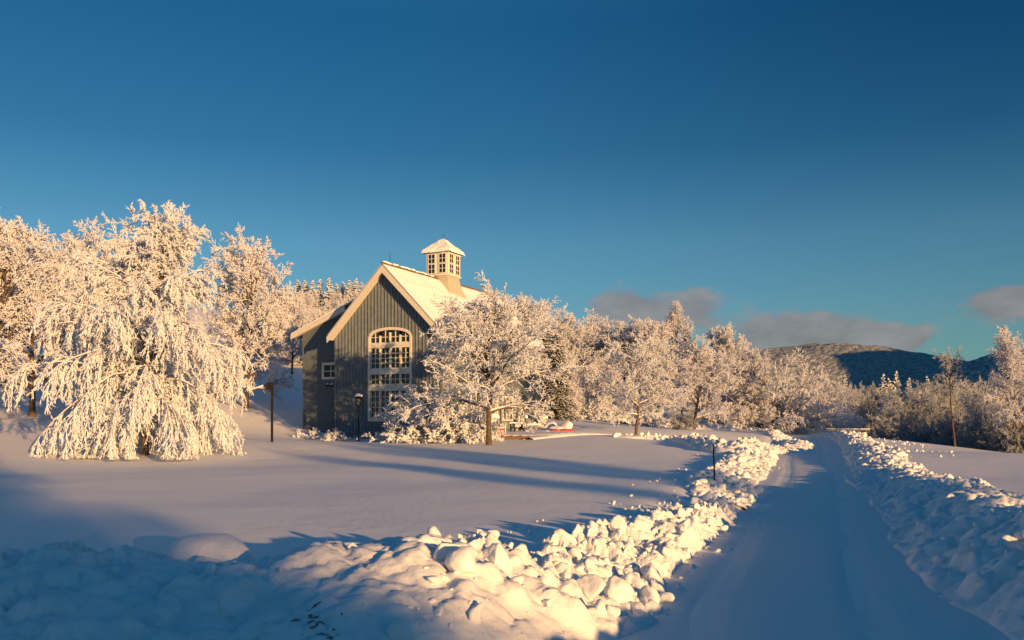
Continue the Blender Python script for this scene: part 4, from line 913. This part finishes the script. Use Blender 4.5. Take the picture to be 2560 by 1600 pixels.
def lamp():
    x, y, z = on(680, 42); R = empty('lamp_post', (x, y, z), 'tall black post with boxy lamp head between weeping tree and barn', 'lamp post')
    H = EYE + (HZ - 956) * y / F - z
    m = MB(); m.box((-.05, -.05, -.4), (.05, .05, H)); m.build('pole', M['black'], R); m = MB(); m.box((-.25, -.13, H - .33), (-.052, .13, H - .02)); m.build('lamp_head', M['black'], R)
    
lamp()
def stake(px, py, top, lean, r, label, cap=False, Y=None, mat='black'):
    if Y is None: x, y = at(px, py)
    else: x, y = (px - CX) / F * Y, Y
    z = gz(x, y); zt = EYE + (HZ - top) * y / F
    R = pole('marker_stake', (x, y, z), (x + lean, y, zt), r, mat, label, 'marker stake', cap); tag(R, group='marker stakes along the drive')
stake(1788, 1224, 1110, -.05, .02, 'tall dark marker stake in the snow left of the drive', True, 21.5)
stake(1928, 1113, 1082, -.02, .03, 'short marker stake on the snowy patch inside the bend', False, 58, 'wood')
stake(1960, 1080, 1055, 0, .03, 'snow-capped marker stake at the far side of the bend', True, 86, 'wood')
stake(2177, 1090, 1070, 0, .05, 'marker stake at the end of the far white wall', False, 84)
def far_fence():
    x0, y0, z0 = on(2068, 99); x1, y1, z1 = on(2176, 97); R = empty('fence', (x0, y0, min(z0, z1)), 'low grey snow-covered board fence beyond the bend of the drive', 'fence')
    L = math.hypot(x1 - x0, y1 - y0); a = math.atan2(y1 - y0, x1 - x0); zt = EYE + (HZ - 1073) * 98 / F - min(z0, z1)
    R.rotation_euler = (0, 0, a)
    for i in range(5): m = MB(); m.box((L * i / 4 - .06, -.06, -.6), (L * i / 4 + .06, .06, zt)); m.build('post', M['board'], R)
    for k in range(3): m = MB(); m.box((0, -.09, zt - .16 - k * .28), (L, -.062, zt - .02 - k * .28)); m.build('rail', M['board'], R)
    m = MB(); m.box((-.1, -.13, zt), (L + .1, .09, zt + .09)); m.build('snow_cap', M['snow'], R)
far_fence()

# ------------------------------------------------------------------ big snow blocks and the mounded shrub in the foreground
def bank_z(x, y):
    P, Nn, t, X, Y, Z, prof, R = BK1; k = np.argmin((X - x) ** 2 + (Y - y) ** 2); return float(Z.ravel()[k])
def surf(px, py):
    """nearest point of the left bank that the ray of a photo pixel meets"""
    P, Nn, t, X, Y, Z, prof, R = BK1; m = (prof > .05)
    d = np.hypot((X / Y * F + CX) - px, (HZ - (Z - EYE) / Y * F) - py) + Y * 2.0; d = np.where(m, d, 1e9); k = np.argmin(d); return X.ravel()[k], Y.ravel()[k], Z.ravel()[k]
def block(px, py, w, d, h, seed, label, rot=(0, 0, 0), sink=.45, smooth_=26):
    x, y, z = surf(px, py); V = chunk_shape(np.random.default_rng(seed), 4, 8, smooth_, .06) * np.array([w, d, h])
    V = V @ (np.array(rz(rot[2])) @ np.array(ry(rot[1])) @ np.array(rx(rot[0]))).T
    m = MB(); m.add(V, None, ICO[4][1]); o = m.build('snow_block', M['bank'], None, True); o.location = (x, y, z + h * (1 - sink) * .6); tag(o, label, 'snow block', 'large blocks of snow on the left bank')
block(1165, 1430, .15, .14, .14, 3, 'tall leaning snow block with bright yellow-lit face on the near bank', (.2, -.35, 0))
block(1475, 1490, .14, .12, .13, 5, 'left of two rounded bright snow blocks at the road side of the bank')
block(1540, 1490, .13, .12, .13, 6, 'right of two rounded bright snow blocks at the road side of the bank', (0, .1, .2))
block(1545, 1330, .09, .1, .12, 7, 'pointed snow block standing on the bank crest', sink=.2)
block(1605, 1318, .15, .12, .14, 8, 'knobbly snow block right of the pointed one on the crest')
block(1740, 1262, .10, .1, .11, 9, 'last rounded snow block where the sunlit bank meets the shaded stretch', (.2, .3, 0))
block(1240, 1410, .13, .11, .12, 10, 'squarish snow block on the crest right of the tall one')
block(1110, 1390, .13, .1, .11, 14, 'low rounded snow block on the crest left of the tall one')
def mound():
    Y = 8.35; x = (518 - CX) / F * Y; z = gz(x, Y) - .25; R = empty('snow_covered_shrub', (x, Y, z), 'rounded snow-covered shrub like a mushroom cap behind the shaded bank', 'shrub')
    V, T = ICO[4]; V = V.copy(); a = np.arctan2(V[:, 1], V[:, 0]); up = V[:, 2]
    fl = .05 * np.sin(a * 9 + 2) + .04 * np.sin(a * 17) ; r = 1 + np.where(up < .2, fl * np.clip((.2 - up) * 2, 0, 1) - .18 * np.clip(-up, 0, 1), 0)
    nz = fbm(V[:, 0] * 2 + 7, V[:, 1] * 2 + V[:, 2] * 1.6, 3, 5) * .09
    V = V * (r + nz)[:, None] * np.array([.47, .42, .38]); V[:, 2] = np.maximum(V[:, 2], -.22) + .24
    m = MB(); m.add(V, None, T); m.build('snow_cap', M['bank'], R, True)
    m = MB(); rg = random.Random(4)
    for i in range(40):
        a = rg.random() * 6.28; rr = .38 + rg.random() * .1; m.tube([(.2 * math.cos(a), .2 * math.sin(a), -.05), (rr * math.cos(a), rr * math.sin(a) * .9, .06 + rg.random() * .1)], .006, 4)
    m.build('twigs', M['bark'], R, True)
mound()
def dirt(px, py, r, seed, label, thr=.06):
    x, y, _ = surf(px, py); P, Nn, t, X, Y, Z, prof, R = BK1; ny, nx = X.shape
    d = np.hypot(X - x, (Y - y) * .8) / r; nz = fbm(X * 11 + seed, Y * 11, 4, seed) * 1.6 - d * .35 + .16; ok = (nz > thr) & (d < 2.2)
    idx = np.zeros((ny, nx), int) - 1; near = np.where(d < 2.4); i0, i1, j0, j1 = near[0].min(), near[0].max(), near[1].min(), near[1].max()
    sub = 5; gi, gj = np.meshgrid(np.linspace(i0, i1 - 1, (i1 - i0) * sub), np.linspace(j0, j1 - 1, (j1 - j0) * sub), indexing='ij'); a, b = np.floor(gi).astype(int), np.floor(gj).astype(int); u, v = gi - a, gj - b
    def L(A): return A[a, b] * (1 - u) * (1 - v) + A[a + 1, b] * u * (1 - v) + A[a, b + 1] * (1 - u) * v + A[a + 1, b + 1] * u * v
    x_, y_, z_ = L(X), L(Y), L(Z); dd = np.hypot(x_ - x, (y_ - y) * .8) / r; m = fbm(x_ * 26 + seed, y_ * 34, 5, seed) * 2.2 - dd * .3 + .05; cl = worley(x_ * 45, y_ * 45, 3)[0]
    z_ = z_ + .003 + .010 * (1 - cl) * np.clip((m - thr) * 3, 0, 1); h, w = z_.shape; i = (np.arange(h - 1) * w)[:, None] + np.arange(w - 1)[None]
    Q = np.stack([i, i + 1, i + 1 + w, i + w], -1).reshape(-1, 4); keep = (m.ravel()[Q] > thr).all(1)
    if not keep.any(): return
    o = mesh('soil_patch', np.stack([x_, y_, z_], -1).reshape(-1, 3), [Q[keep]], M['dirt'], None, True); tag(o, label, 'soil', kind='stuff')
dirt(780, 1545, .10, 1, 'olive brown soil and grass showing through the shaded bank')
dirt(805, 1595, .10, 4, 'dark soil at the bottom edge of the shaded bank')
dirt(925, 1505, .05, 2, 'specks of soil in the shaded bank')

# ------------------------------------------------------------------ hills far away
def hills():
    t = M['mount'] = material('snowy wooded mountainside', (.40, .43, .45), .9, None, (.2, (.10, .12, .14), .38, .62))
    def ridge(name, Yr, prof, w0, w1, x0, x1, step, amp):
        X, Y = np.meshgrid(np.arange(x0, x1, step), np.arange(Yr - w0, Yr + w1, step))
        px = np.array([p for p, _ in prof]); z = np.array([EYE + (HZ - q) * Yr / F for _, q in prof]); xx = (px - CX) / F * Yr
        H = np.interp(X, xx, z); v = (Y - Yr) / np.where(Y < Yr, w0, w1)
        Z = -10 + (H + 10) * np.clip(1 - v ** 2, 0, 1) ** 1.3 + amp * fbm(X / 140, Y / 140, 5, 4) * np.clip(1.4 - np.abs(v), 0, 1) + amp * .16 * (worley(X / 9, Y / 9, 3)[0] < .5)
        tag(grid_mesh(name, X, Y, Z, t, smooth=False), kind='structure')
    ridge('mountain', 2500, [(900, 960), (1500, 930), (1800, 890), (1950, 872), (2030, 864), (2120, 870), (2200, 886), (2290, 902), (2340, 925), (2500, 945), (3000, 960)], 900, 700, -100, 2600, 11, 14)
    ridge('hill', 1150, [(2100, 1060), (2330, 960), (2400, 922), (2460, 900), (2520, 884), (2600, 870), (2800, 850), (3300, 800), (4000, 740)], 420, 400, 420, 1500, 6, 12)
    ridge('off_side_hill', 1200, [(3200, 850), (3500, 690), (3838, 520), (4209, 480), (4475, 350), (5185, 300), (6300, 700)], 500, 400, 1100, 2900, 20, 12)
hills()
